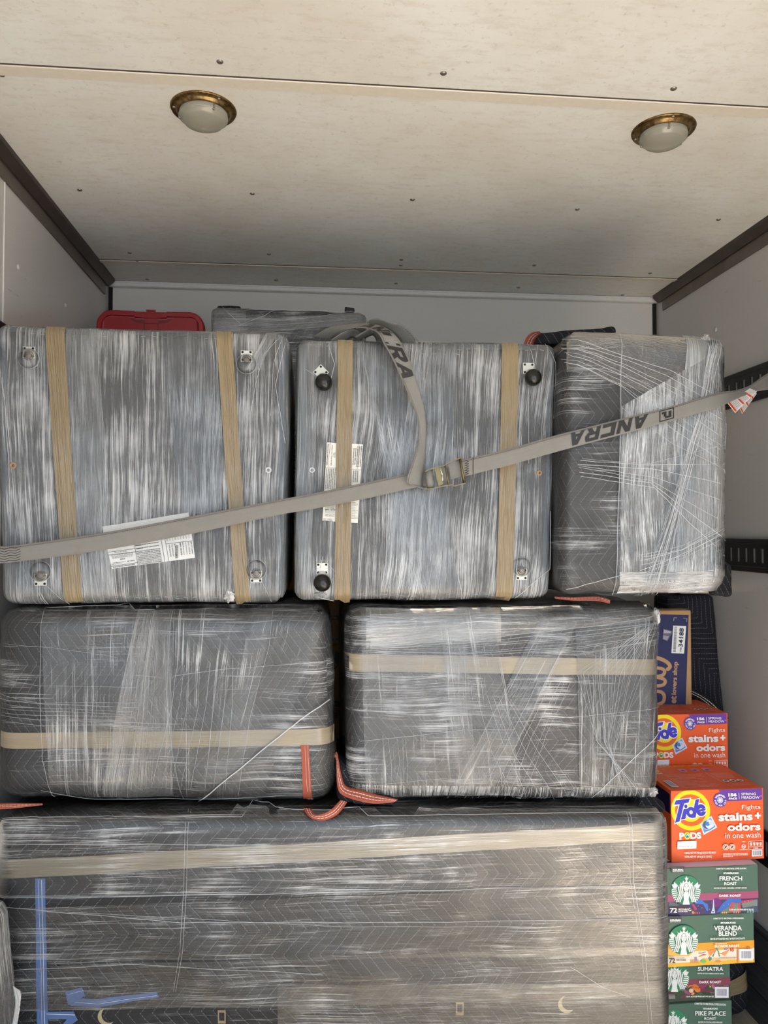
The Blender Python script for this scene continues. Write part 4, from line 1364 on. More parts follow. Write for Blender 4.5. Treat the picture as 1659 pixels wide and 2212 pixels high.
tote_panel([tz(*p) for p in ((230, 275), (520, 262), (570, 310), (640, 345), (740, 362), (740, 560), (215, 560), (212, 300))], YT + .002, YT + .006)
tote_panel([tz(*p) for p in ((935, 365), (1060, 345), (1110, 315), (1150, 282), (1400, 292), (1440, 320), (1450, 560), (935, 560))], YT + .002, YT + .006)
tote_panel([tz(*p) for p in ((750, 366), (925, 368), (925, 560), (750, 560))], YT + .0035, YT + .006)
tote_panel([tz(*p) for p in ((300, 190), (498, 192), (498, 250), (300, 250))], YT + .002, YT + .0058)
tote_panel([tz(*p) for p in ((1180, 212), (1378, 222), (1378, 275), (1180, 265))], YT + .002, YT + .0058)
tote_panel([tz(*p) for p in ((752, 296), (928, 296), (928, 352), (752, 352))], YT + .003, YT + .0058)
tote_panel([tz(*p) for p in ((770, 180), (900, 184), (895, 205), (780, 203))], YT - .004, YT + .002)
b.build('lid_panels', M_RED, lid)
# tall cartons against the front wall; they carry the tote and the bundle behind
M_CARDD = M_CARD
def carton(name, a_, c_, label, mat, art=None):
    b = MB(); b.bbox(a_, c_, .004)
    t = thing(name, Vector(((a_[0] + c_[0]) / 2, (a_[1] + c_[1]) / 2, a_[2])), label, 'box')
    b.build('carton', mat, t)
    return t
c1 = carton('cardboard_box', (-.62, 2.75, .001), (.42, 3.12, 1.262), 'tall brown cardboard box in the dark middle row gap, lower of two', M_CARD)
c2 = carton('cardboard_box', (-.62, 2.75, 1.264), (.42, 3.12, 1.73), 'brown cardboard box in the dark middle row gap, upper of two', M_CARD)
def gz(x, y): return P(700 + x / 6.7, 1290 + y / 6.7, 2.75), Vector((0, -1, 0))
a = Art(gz, base=.0006)
a.rect(-60, 265, 292, 330, K); a.text('FRAGILE', 20, 285, 212, 312, (176, 140, 98), .02)
for k in range(3): a.disc(155 + k * 8, 370 + k * 35, 6, 6, K, 8)
a.build('printing', c2)
a = Art(gz, base=.0006)
a.rect(-60, 590, 292, 632, (150, 148, 145)); a.text('THIS UP', 60, 600, 205, 622, (60, 58, 55), .03)
a.disc(150, 960, 52, 75, K); a.disc(146, 960, 46, 66, (168, 132, 92)); a.rrect(158, 780, 202, 960, 20, K)
a.rect(-60, 1505, 292, 1580, K); a.text('FRAGILE', 60, 1530, 262, 1560, (176, 140, 98), .02)
for k in range(5): a.text(('HANDLE', 'WITH', 'CARE', 'KEEP DRY', 'TOP')[k], 150, 1605 + k * 33, 205, 1622 + k * 33, K, .02)
a.build('printing', c1)

# ------------------------------------------------------------------ right side: cartons, blankets
F_BOXGLOSS = None
def box_between(TLf, BRf, Y, depth, name, label, mats, parent_cat='box', group=None, yaw=0.0, bottom=None):
    pass


def printed_box(name, label, tl, tr, br, bl, Y, depth, X0, base, side=None, group=None, slab=True, xr=None, z0=None, z1=None):
    """box whose front face has the px corners given; X0 overrides the hidden left edge. returns thing, TL, TR, BL of the face"""
    TR, BR = P(tr[0], tr[1], Y), P(br[0], br[1], Y)
    x1 = (TR.x + BR.x) / 2 if xr is None else xr
    zt = TR.z if z1 is None else z1; zb = BR.z if z0 is None else z0
    t = thing(name, Vector(((X0 + x1) / 2, Y + depth / 2, zb)), label, 'box', group)
    b = MB(); b.bbox((X0, Y, zb), (x1, Y + depth, zt), .0012)
    b.build('carton', base, t)
    return t, Vector((X0, Y, zt)), Vector((x1, Y, zt)), Vector((X0, Y, zb)), Vector((x1, Y, zb))


ORG = (240, 100, 48)
M_TIDE = flat_mat('orange_carton', ORG, .42, nscale=12, namp=.03, bump=.05)
WHT = (244, 244, 242); YEL = (250, 226, 30); BLU = (66, 66, 196); PUR = (108, 66, 168)


def arc_text(a, s, cx, cy, r, a0, a1, h, w, rgb, inward=False):
    n = len(s)
    for k, ch in enumerate(s):
        if ch == ' ': continue
        t_ = a0 + (a1 - a0) * (k + .5) / n
        x = cx + r * math.cos(math.radians(t_)); y = cy + r * math.sin(math.radians(t_))
        a.text(ch, x - w / 2, y - h / 2, x + w / 2, y + h / 2, rgb, .04, 0, t_ + 90 if not inward else t_ - 90)


def tide_front(mp, t):
    """zoom coordinates of the lower carton's face"""
    a = Art(mp)
    # bullseye, cut at the face's left and top edge
    def clipdisc(rx, ry, rgb):
        pts = []
        for k in range(60):
            an = -2 * math.pi * k / 60
            x = 505 + rx * math.cos(an); y = 742 + ry * math.sin(an)
            xm = 222 - (y - 450) * .037 + 3; ym = 450 - (x - 225) * .0217 + 4
            pts.append((max(x, xm), max(y, ym)))
        a.poly(pts, rgb)
    clipdisc(292, 302, YEL); clipdisc(232, 238, (236, 104, 50)); clipdisc(165, 172, YEL)
    # slanted word
    for (ins, rgb) in ((14, WHT), (0, BLU)):
        def q(pts):
            cx = sum(p[0] for p in pts) / len(pts); cy = sum(p[1] for p in pts) / len(pts)
            a.poly(pts[::-1], rgb)
        bl = .0
        bold = .075 if ins else .035
        # T
        T = [(262, 655), (290, 590), (500, 565), (480, 622), (410, 640), (330, 905), (262, 925), (345, 648)]
        if ins:
            T = [(245, 680), (282, 578), (522, 552), (492, 640), (428, 656), (348, 920), (244, 950), (325, 668)]
        # triangulate by two convex pieces
        a.poly([T[1], T[0], T[7], T[4], T[3], T[2]], rgb)
        a.poly([T[7], T[6], T[5], T[4]], rgb)
        e = 13 if ins else 0
        # i
        a.disc(434, 680, 25 + e, 26 + e, rgb if ins else (66, 72, 150), 20)
        a.poly([(400 - e, 722 - e), (352 - e, 878 + e), (418 + e * .6, 866 + e), (462 + e, 714 - e)], rgb)
        # d
        a.poly([(585 - e, 582 - e * .5), (512 - e, 858 + e), (572 + e, 848 + e), (640 + e, 572 - e)], rgb)
        a.ring(508, 770, (26 - e * .9), 72 + e, rgb, 24, 1.12)
        # e
        a.ring(658, 740, (26 - e * .9), 76 + e, rgb, 24, 1.18, 20, 335)
        a.poly([(610, 735 - e), (610, 770 + e), (722 + e, 745 + e), (730 + e, 712 - e)], rgb)
    # capsule picture on a tilted white card
    a.poly([(632, 948), (678, 1112), (888, 1000), (805, 825)], (226, 230, 240))
    a.poly([(655, 955), (690, 1080), (862, 990), (795, 850)], (120, 160, 215))
    a.disc(758, 962, 88, 84, (170, 200, 238)); a.disc(740, 960, 66, 62, (84, 92, 130)); a.disc(775, 955, 62, 66, (222, 228, 244)); a.disc(745, 945, 34, 32, (70, 140, 214)); a.disc(790, 935, 26, 22, (206, 214, 236))
    a.stroke([(680, 1045), (760, 1040), (850, 985)], 16, (92, 140, 204))
    # PODS
    a.text('P', 315, 1070, 388, 1175, WHT, .05); a.disc(432, 1118, 46, 56, YEL); a.disc(432, 1118, 30, 34, (60, 150, 200)); a.disc(438, 1112, 16, 18, (225, 240, 250)); a.disc(436, 1122, 9, 10, (40, 90, 170))
    a.text('DS', 478, 1065, 640, 1168, WHT, .05)
    # purple flag and roundel
    a.poly([(935, 440), (975, 500), (1050, 560), (1050, 610), (1560, 596), (1580, 580), (1582, 428)], PUR)
    a.disc(948, 592, 100, 106, (92, 70, 176))
    for k in range(6):
        an = math.radians(k * 30)
        a.stroke([(948 - 46 * math.cos(an), 592 - 50 * math.sin(an)), (948 + 46 * math.cos(an), 592 + 50 * math.sin(an))], 7, WHT)
    for k in range(12):
        an = math.radians(k * 30 + 0); x, y = 948 + 32 * math.cos(an), 592 + 34 * math.sin(an)
        if k % 2 == 0:
            a.stroke([(x + 14 * math.cos(an + .9), y + 14 * math.sin(an + .9)), (x, y), (x + 14 * math.cos(an - .9), y + 14 * math.sin(an - .9))], 6, WHT)
    arc_text(a, 'DESIGNED', 948, 592, 76, -155, -25, 26, 20, WHT)
    arc_text(a, 'EVEN FOR COLD'[::-1], 948, 592, 78, -5, 185, 24, 17, WHT, True)
    a.text('156', 1068, 484, 1196, 536, WHT, .06); a.text('PACS', 1074, 552, 1196, 582, WHT, .06); a.rect(1226, 480, 1232, 578, WHT)
    a.text('SPRING', 1262, 482, 1484, 520, WHT, .012); a.text('MEADOW', 1262, 534, 1535, 574, WHT, .012); a.text('TM', 1545, 530, 1566, 540, WHT, .02)
    a.text('Fights', 1262, 664, 1540, 748, WHT, .0, 0, -.8)
    a.text('stains', 905, 778, 1416, 900, WHT, .038, 0, -.8); a.rect(1450, 812, 1540, 840, WHT); a.rect(1480, 778, 1510, 872, WHT)
    a.text('odors', 1032, 930, 1526, 1050, WHT, .038, 0, -.8)
    a.text('in one wash', 992, 1072, 1520, 1156, WHT, .0, 0, -.8)
    a.poly([(275, 1198), (268, 1312), (553, 1304), (560, 1190)], (236, 240, 246))
    a.text('LOT 21301735', 290, 1268, 400, 1282, (150, 150, 160), .0); a.text('08:11:20', 415, 1266, 495, 1280, (150, 150, 160), .0)
    a.text('4 BAGS, NET WT 924 g (2 LB 0.32 OZ) EACH', 370, 1352, 838, 1392, WHT, .035); a.text('TOTAL NET WT 3.69 kg (8 LB 1.28 OZ)', 368, 1410, 778, 1450, WHT, .035)
    for cx in (992, 1088):
        a.disc(cx, 1290, 46, 46, WHT, 28); a.disc(cx, 1290, 40, 40, (236, 120, 80), 28); a.disc(cx, 1290, 34, 34, (250, 214, 196), 28)
        a.stroke([(cx - 20, 1310), (cx, 1282), (cx + 16, 1270)], 14, (70, 40, 34)); a.stroke([(cx - 24, 1266), (cx + 24, 1314)], 6, (60, 40, 34))
    a.ring(1258, 1282, 24, 32, WHT); a.text('he', 1240, 1268, 1276, 1296, WHT, .02); a.text('NEW', 1236, 1204, 1286, 1216, WHT, .03)
    a.rect(1196, 1324, 1316, 1330, WHT)
    for q in ([(1338, 1205), (1330, 1325)], [(1338, 1205), (1550, 1198)], [(1550, 1198), (1542, 1318)], [(1330, 1325), (1542, 1318)], [(1333, 1290), (1544, 1284)]): a.stroke(q, 5, WHT)
    for k in range(4): a.poly([(1352 + k * 47, 1222), (1358 + k * 47, 1270), (1382 + k * 47, 1269), (1388 + k * 47, 1221)], (250, 222, 212))
    a.text('4 BAGS', 1400, 1296, 1470, 1314, WHT, .03)
    a.poly([(1375, 1332), (1370, 1432), (1528, 1425), (1532, 1326)], (232, 232, 238))
    for k in range(16): a.stroke([(1392 + k * 8.2, 1344), (1389 + k * 8.2, 1412)], (2.5, 5, 3.5, 2)[k % 4], (90, 90, 120))
    a.text('WARNING: HARMFUL IF PUT IN MOUTH OR SWALLOWED. EYE IRRITANT', 940, 1374, 1310, 1392, WHT, .02); a.text('KEEP OUT OF REACH OF CHILDREN. READ ALL SAFETY INFORMATION', 940, 1394, 1312, 1410, WHT, .02); a.text('FOR BEST RESULTS USE', 940, 1418, 1084, 1432, WHT, .02)
    a.build('front_print', t)


def tide_top(TLb, TRb, TLf, TRf, t):
    """top panel printing in unit-ish coordinates 0..100 (x) by 0..80 (y, back to front)"""
    a = Art(plane_map([(0, 0), (100, 0), (100, 80), (0, 80)], TLb, TRb, TLf))
    a.rect(0, 1, 72, 10, (240, 128, 30))
    a.disc(9, 17, 9, 7, YEL); a.disc(8, 16, 7, 5, WHT); a.text('Tide', 2, 12, 14, 20, BLU, .04, .2); a.text('PODS', 6, 25, 17, 29, WHT, .05)
    for k in range(3): a.rrect(40 + k * 14, 14, 48 + k * 14, 24, 1.5, (206, 150, 190)); a.disc(44 + k * 14, 20, 2.4, 2, (80, 80, 160), 12)
    for k in range(4): a.text(('keep container closed', 'use one pac', 'for large loads', 'best in cold')[k], 24 + k * 17, 3, 37 + k * 17, 7, (250, 210, 120), .01)
    for k in range(12):
        w_ = (44, 40, 42, 30, 36, 20, 26, 34, 22, 40, 42, 38)[k]
        a.text('directions for use place pac in drum before adding clothes load washer as usual'[:int(w_ * 1.7)], 16, 32 + k * 3.6, 16 + w_, 34.2 + k * 3.6, (252, 196, 186), .02)
    a.stroke([(64, 30), (68, 76)], .5, (252, 196, 186))
    for k in range(6): a.text('if swallowed call a poison control center or doctor immediately'[:50 - 4 * k], 68, 33 + k * 3, 92 - k, 35 + k * 3, (252, 200, 190), .02)
    for k in range(3): a.disc(72 + k * 8, 58, 3.4, 3.6, WHT, 20); a.disc(72 + k * 8, 58, 1.8, 2, (60, 40, 40), 12)
    a.rect(5, 52, 13, 72, (226, 226, 236))
    for k in range(5): a.rect(6, 54 + k * 3.4, 12, 55.8 + k * 3.4, (120, 130, 180))
    for k in range(2): a.text('see side panel for full safety information', 70, 66 + k * 5, 92, 68 + k * 5, (252, 206, 196), .02)
    a.build('top_print', t)


# lower orange carton
YO = 2.15
Z3 = [(225, 450), (1610, 420), (1575, 1480), (185, 1520)]
def z3(x, y): return (1420 + x / 6.94, 1640 + y / 6.94)
x0 = P(1450, 1780, YO).x
TI, tl_, tr_, bl_, br_ = printed_box('detergent_box', 'orange laundry detergent box, lower and nearer of two, on the green box stack', z3(225, 450), z3(1610, 428), z3(1580, 1490), z3(185, 1520), YO, .235, x0, M_TIDE, group='orange detergent boxes')
zT, zB, xr_ = tr_.z, br_.z, tr_.x
tide_front(plane_map(Z3, tl_, tr_, bl_), TI)
tide_top(tl_ + Vector((0, .235, 0)), tr_ + Vector((0, .235, 0)), tl_, tr_, TI)
b = MB(); b.box((x0 - .0012, YO + .005, zT - .07), (x0 - .0004, YO + .10, zT - .012)); b.build('side_print', ink((38, 24, 70)), TI)
lowTI = (x0, xr_, zT, zB)

# upper orange carton, further back
YO2 = 2.40
Z2 = [(-58, 292), (1112, 322), (1058, 1190), (-100, 1150)]
def z2(x, y): return (1400 + x / 6.405, 1490 + y / 6.405)
trp = P(*z2(1112, 322), YO2)
w_ = (xr_ - x0) * .98  # same kind of box as the lower one
h_ = (zT - zB)
TU = thing('detergent_box', Vector((trp.x - w_ / 2, YO2 + .11, trp.z - h_)), 'orange laundry detergent box further back, the upper one below the navy box', 'box', 'orange detergent boxes')
xa, xb2 = trp.x - w_, trp.x - .003
b = MB(); b.bbox((xa, YO2, trp.z - h_), (xb2, YO2 + .20, trp.z), .0012); b.build('carton', M_TIDE, TU)
tl2, tr2, bl2 = Vector((xa, YO2, trp.z)), Vector((xb2, YO2, trp.z)), Vector((xa, YO2, trp.z - h_))
tide_front(plane_map(Z3, tl2, tr2, bl2), TU)
tide_top(tl2 + Vector((0, .20, 0)), tr2 + Vector((0, .20, 0)), tl2, tr2, TU)

# green coffee pod boxes
GRN = (84, 114, 98)
M_GREEN = flat_mat('green_carton', GRN, .42, nscale=12, namp=.03, bump=.05)
M_LILAC = flat_mat('lilac_top', (206, 196, 222), .42, nscale=12, namp=.03, bump=.05)


def siren(a, cx, cy, s, clip=None):
    """round green emblem with the crowned long-haired figure; s = radius"""
    G1 = (58, 142, 104)
    a.disc(cx, cy, s, s, G1, 48)
    dk = (52, 92, 80)
    # tails: scaled fins left and right
    for sg in (-1, 1):
        a.poly([(cx + sg * .52 * s, cy - .30 * s), (cx + sg * .80 * s, cy - .55 * s), (cx + sg * .82 * s, cy - .38 * s), (cx + sg * .98 * s, cy - .38 * s), (cx + sg * .84 * s, cy - .12 * s), (cx + sg * .66 * s, cy - .14 * s)][::sg], WHT)
        for k in range(7):
            y0_ = cy + (-.06 + k * .135) * s
            xo = math.sqrt(max(.02, 1 - ((y0_ - cy) / s) ** 2)) * s
            a.stroke([(cx + sg * (.64 - k * .035) * s, y0_ - .02 * s), (cx + sg * (.62 * s * .3 + xo * .72), y0_ + .01 * s), (cx + sg * xo * .98, y0_ + .08 * s)], [.075 * s, .085 * s, .05 * s], WHT)
    # hair and body
    def wave(x_, amp, ph):
        return [(cx + x_ * s + amp * s * math.sin(ph + k * .62), cy + (-.50 + k * .115) * s) for k in range(13)]
    for sg in (-1, 1):
        for j, x_ in enumerate((.22, .34, .46)):
            pts = [(cx + sg * (x_ + .06 * math.sin(1.3 + k * .62) + .012 * k) * s, cy + (-.36 + j * .05 + k * (.105 - j * .006)) * s) for k in range(12)]
            a.stroke(pts, .092 * s, WHT)
    a.disc(cx, cy - .33 * s, .45 * s, .26 * s, WHT, 30)
    for sg in (-1, 1):
        a.stroke([(cx + sg * .56 * s, cy + .30 * s), (cx + sg * .42 * s, cy + .38 * s), (cx + sg * .30 * s, cy + .55 * s)], [.05 * s, .11 * s, .1 * s], WHT)
    # torso
    a.poly([(cx - .12 * s, cy + .10 * s), (cx - .20 * s, cy + .35 * s), (cx - .16 * s, cy + .6 * s), (cx - .24 * s, cy + .97 * s), (cx + .24 * s, cy + .97 * s), (cx + .16 * s, cy + .6 * s), (cx + .20 * s, cy + .35 * s), (cx + .12 * s, cy + .10 * s)], WHT)
    for sg in (-1, 1):
        for x_ in (.215, .335, .455):
            pts = [(cx + sg * (x_ + .062 + .06 * math.sin(1.3 + k * .62) + .012 * k) * s, cy + (-.30 + k * .10) * s) for k in range(12)]
            a.stroke(pts, .022 * s, dk)
    a.stroke([(cx - .42 * s, cy - .36 * s), (cx - .3 * s, cy - .50 * s), (cx, cy - .57 * s), (cx + .3 * s, cy - .50 * s), (cx + .42 * s, cy - .36 * s)], .022 * s, dk)
    # face
    a.disc(cx, cy - .18 * s, .19 * s, .30 * s, dk, 28); a.disc(cx, cy - .18 * s, .17 * s, .28 * s, WHT, 28)
    for sg in (-1, 1):
        a.stroke([(cx + sg * .05 * s, cy - .25 * s), (cx + sg * .13 * s, cy - .25 * s)], .025 * s, dk)
        a.stroke([(cx + sg * .04 * s, cy - .31 * s), (cx + sg * .14 * s, cy - .32 * s)], .015 * s, dk)
    a.stroke([(cx - .05 * s, cy + .01 * s), (cx + .05 * s, cy + .01 * s)], .025 * s, dk); a.stroke([(cx, cy - .2 * s), (cx + .02 * s, cy - .09 * s), (cx - .02 * s, cy - .07 * s)], .015 * s, dk)
    # crown and star
    for k, (dx, dy, w) in enumerate(((0, 0, .1), (-.2, .06, .09), (.2, .06, .09), (-.36, .16, .08), (.36, .16, .08))):
        bx = cx + dx * .75 * s; by = cy - .52 * s + dy * s
        a.poly([(bx - w * s, by), (bx + w * s, by), (cx + dx * 1.25 * s, by - .24 * s)], WHT)
    pts = []
    for k in range(10):
        r_ = (.17 if k % 2 == 0 else .07) * s; an = math.radians(-90 - k * 36)
        pts.append((cx + r_ * math.cos(an), cy - .86 * s + .04 * s + r_ * math.sin(an)))
    for k in range(5):
        i_ = 2 * k
        a.poly([pts[i_], pts[(i_ + 1) % 10], (cx, cy - .82 * s), pts[(i_ - 1) % 10]], WHT)


def barcode(a, x0, y0, x1, y1, n=14):
    a.rect(x0, y0, x1, y1, (240, 240, 244))
    w = (x1 - x0) * .72; xs = x0 + (x1 - x0) * .14
    for k in range(n): a.rect(xs + w * k / n, y0 + (y1 - y0) * .18, xs + w * (k + (.35, .6, .45)[k % 3]) / n, y1 - (y1 - y0) * .2, (110, 108, 130))


XG = P(1447, 1900, YG).x + .022
def coffee(label, Y, zoom_o, zs, face, tr, br, art, topm=None, depth=.24, z1=None, z0=None):
    trP = P(zoom_o[0] + tr[0] / zs, zoom_o[1] + tr[1] / zs, Y); brP = P(zoom_o[0] + br[0] / zs, zoom_o[1] + br[1] / zs, Y)
    x1 = (trP.x + brP.x) / 2
    zt = z1 if z1 is not None else trP.z; zb = z0 if z0 is not None else brP.z
    t = thing('coffee_box', Vector(((XG + x1) / 2, Y + depth / 2, zb)), label, 'box', 'stacked green coffee boxes')
    b = MB(); b.bbox((XG, Y, zb), (x1, Y + depth, zt), .0012); b.build('carton', M_GREEN, t)
    # pixel of the hidden left edge in zoom coordinates
    def proj(p):
        d = p - CAM; return 829.5 + F * d.dot(cR) / d.dot(cF), 1106 - F * d.dot(cU) / d.dot(cF)
    c = []
    for p in (Vector((XG, Y, zt)), Vector((x1, Y, zt)), Vector((x1, Y, zb)), Vector((XG, Y, zb))):
        q = proj(p); c.append(((q[0] - zoom_o[0]) * zs, (q[1] - zoom_o[1]) * zs))
    a = Art(plane_map(c, Vector((XG, Y, zt)), Vector((x1, Y, zt)), Vector((XG, Y, zb))))
    art(a, c)
    a.build('front_print', t)
    return t, XG, x1, zb, zt, Y


def lerp2(p, q, f): return (p[0] + (q[0] - p[0]) * f, p[1] + (q[1] - p[1]) * f)
def band(a, c, f0, f1, rgb, g0=0.0, g1=1.0):
    l0, l1 = lerp2(c[0], c[3], f0), lerp2(c[0], c[3], f1); r0, r1 = lerp2(c[1], c[2], f0), lerp2(c[1], c[2], f1)
    a.poly([lerp2(l0, r0, g0), lerp2(l1, r1, g0), lerp2(l1, r1, g1), lerp2(l0, r0, g1)], rgb)


def art_french(a, c):
    band(a, c, .55, .70, (172, 88, 124)); band(a, c, .70, .995, (74, 66, 110))
    a.poly([(510, 670), (520, 740), (640, 745), (700, 850), (725, 850), (720, 760), (600, 668)], (74, 122, 206)); a.poly([(850, 880), (960, 850), (1090, 790), (1240, 730), (1235, 655), (1040, 655), (940, 740)], (70, 112, 200))
    a.disc(850, 720, 80, 70, (120, 56, 130), 20)
    a.poly([(110, 712), (110, 790), (320, 790), (250, 745), (180, 718)], (96, 112, 116)); a.poly([(320, 750), (540, 850), (560, 880), (330, 880), (110, 850), (110, 790)], (90, 74, 84))
    a.poly([(460, 740), (500, 740), (550, 830), (510, 835)], (190, 66, 120))
    a.poly([(940, 850), (1060, 770), (1060, 880), (900, 890)], (110, 130, 120)); a.poly([(1050, 780), (1100, 710), (1160, 730), (1230, 730), (1230, 870), (1050, 875)], (196, 92, 84)); a.poly([(1120, 740), (1180, 740), (1190, 870), (1100, 870)], (120, 140, 130))
    a.poly([(1240, 740), (1290, 690), (1490, 670), (1490, 770), (1260, 800)], (128, 140, 136)); a.poly([(1260, 800), (1490, 780), (1490, 870), (1250, 872)], (70, 90, 104))
    a.poly([(1230, 690), (1420, 668), (1420, 690), (1240, 730)], (200, 70, 90))
    a.poly([(800, 668), (790, 800), (762, 888), (828, 886), (815, 800), (808, 668)], (206, 220, 230)); a.disc(796, 862, 12, 14, (90, 90, 120), 12)
    for k in range(4): a.rect(470 + k * 34, 855 + (k > 0) * 14, 470 + k * 34 + (24 if k == 0 else 14), 893, ((250, 170, 50), (236, 110, 100))[k > 0])
    for k in range(3): a.rect(930 + k * 32, 862, 950 + k * 32, 888, (250, 170, 60)); 
    for k in range(3): a.rect(1112 + k * 36, 850, 1132 + k * 36, 882, (236, 130, 130))
    for k in range(3): a.rect(1330 + k * 40, 838, 1350 + k * 40, 876, (120, 180, 190))
    for (x, y) in ((540, 715), (620, 800), (700, 740), (960, 760), (1035, 740), (560, 770), (740, 820), (1290, 700), (1340, 690)): a.disc(x, y, 4, 6, (220, 220, 240), 6)
    a.text('2 (0.42 oz) K-CUP PODS NET WT 30.2 OZ', 1045, 812, 1425, 845, WHT, .05)
    siren(a, 368, 520, 230)
    a.rect(128, 140, 334, 240, (74, 78, 78)); a.text('KEURIG', 152, 182, 318, 212, WHT, .06); a.text('BREWS A BETTER CUP', 152, 218, 322, 230, WHT, .03)
    a.text('COMMITTED TO 100% ETHICAL COFFEE SOURCING', 828, 164, 1300, 188, WHT, .03, 0, -.5)
    a.text('STARBUCKS', 944, 232, 1180, 260, WHT, .06); a.text('FRENCH', 882, 294, 1236, 364, WHT, .025); a.text('ROAST', 956, 384, 1152, 432, WHT, .03)
    a.text('NOTES OF DARK CARAMEL & SWEET SMOKE', 796, 468, 1308, 488, WHT, .03, 0, -.5); a.text('DARK ROAST', 876, 578, 1216, 616, WHT, .045, 0, -.5, 0, 1.1)
    a.text('72', 108, 788, 220, 866, WHT, .03)
    a.text('RECYCLABLE', 242, 798, 384, 822, WHT, .05); a.text('K-CUP PODS', 242, 830, 384, 854, WHT, .05); a.ring(418, 815, 14, 24, WHT, 18, 1, 0, 300)


def art_veranda(a, c):
    band(a, c, .555, .71, (236, 166, 56)); band(a, c, .71, 1.0, (246, 232, 214))
    a.poly([(-20, 585), (-20, 690), (420, 690), (470, 640), (560, 562)], (244, 190, 90))
    for k in range(11):
        an = math.radians(-100 + k * 18); a.stroke([(565 + 10 * math.cos(an), 620 + 10 * math.sin(an)), (565 + 80 * math.cos(an), 620 + 52 * math.sin(an))], 4, (248, 220, 160))
    band(a, c, .93, 1.0, (242, 184, 60)); a.poly([(560, 780), (640, 720), (780, 730), (820, 780)], (242, 190, 70))
    # birds
    a.poly([(680, 590), (730, 600), (850, 568), (840, 610), (780, 650), (760, 690), (720, 640), (712, 610)], (236, 150, 92)); a.poly([(850, 575), (870, 565), (820, 640), (800, 700), (780, 690)], (80, 150, 130))
    a.poly([(720, 640), (775, 735), (735, 700)], (240, 160, 70)); a.poly([(890, 640), (930, 640), (1040, 590), (1060, 560), (1020, 640), (980, 685), (935, 660)], (238, 160, 100)); a.poly([(1060, 560), (1080, 550), (1088, 600), (1068, 620)], (206, 70, 60)); a.poly([(1095, 550), (1112, 548), (1118, 600), (1098, 628)], (206, 70, 60))
    a.poly([(960, 590), (985, 560), (1030, 556), (1010, 590)], (130, 140, 200)); a.poly([(560, 700), (640, 655), (705, 662), (640, 682)], (232, 128, 100)); a.stroke([(570, 645), (620, 640), (680, 622)], 8, (120, 160, 130)); a.stroke([(850, 560), (880, 620), (895, 690)], 18, (92, 160, 130))
    a.poly([(715, 710), (770, 700), (775, 735), (740, 765)], (80, 140, 170)); a.poly([(500, 700), (540, 700), (550, 760), (510, 770)], (150, 150, 196)); a.disc(640, 765, 50, 26, (120, 190, 110), 20); a.disc(870, 765, 46, 18, (226, 150, 80), 16)
    for k in range(9): a.rect(440 + k * 15, 735, 446 + k * 15, 800, (226, 150, 50))
    for k in range(24): a.rect(790 + k * 15, 712, 797 + k * 15, 745, (244, 206, 120))
    a.text('K-CUP PODS NET WT 29.9 OZ (848 g)', 890, 694, 1160, 712, (96, 88, 80), .02)
    a.poly([(1165, 562), (1165, 785), (1182, 785), (1182, 560)], (222, 130, 90))
    barcode(a, 1196, 566, 1412, 746, 14)
    for (x, y) in ((1320, 548), (1350, 545)): a.disc(x, y, 14, 12, (214, 96, 60), 10)
    siren(a, 322, 425, 232)
    a.rect(-20, 45, 284, 145, (74, 82, 80)); a.text('KEURIG', 106, 90, 272, 120, WHT, .06); a.text('BREWS A BETTER CUP', 106, 126, 270, 138, WHT, .03)
    a.text('COMMITTED TO 100% ETHICAL COFFEE SOURCING', 778, 64, 1252, 88, WHT, .03, 0, -.8)
    a.text('STARBUCKS', 892, 132, 1128, 160, WHT, .06, 0, -.8); a.text('VERANDA', 790, 190, 1222, 266, WHT, .025, 0, -1); a.text('BLEND', 862, 276, 1146, 348, WHT, .025, 0, -1)
    a.text('NOTES OF TOASTED MALT & MILK CHOCOLATE', 732, 378, 1268, 406, WHT, .03, 0, -1)
    a.text('STARBUCKS', 806, 462, 990, 482, (252, 228, 180), .05, 0, -1); a.text('BLONDE ROAST', 800, 488, 1184, 526, WHT, .045, 0, -1, 0, 1.1)
    a.text('72', 88, 692, 184, 774, (70, 62, 54), .03); a.text('RECYCLABLE', 204, 708, 352, 736, (90, 92, 84), .05)


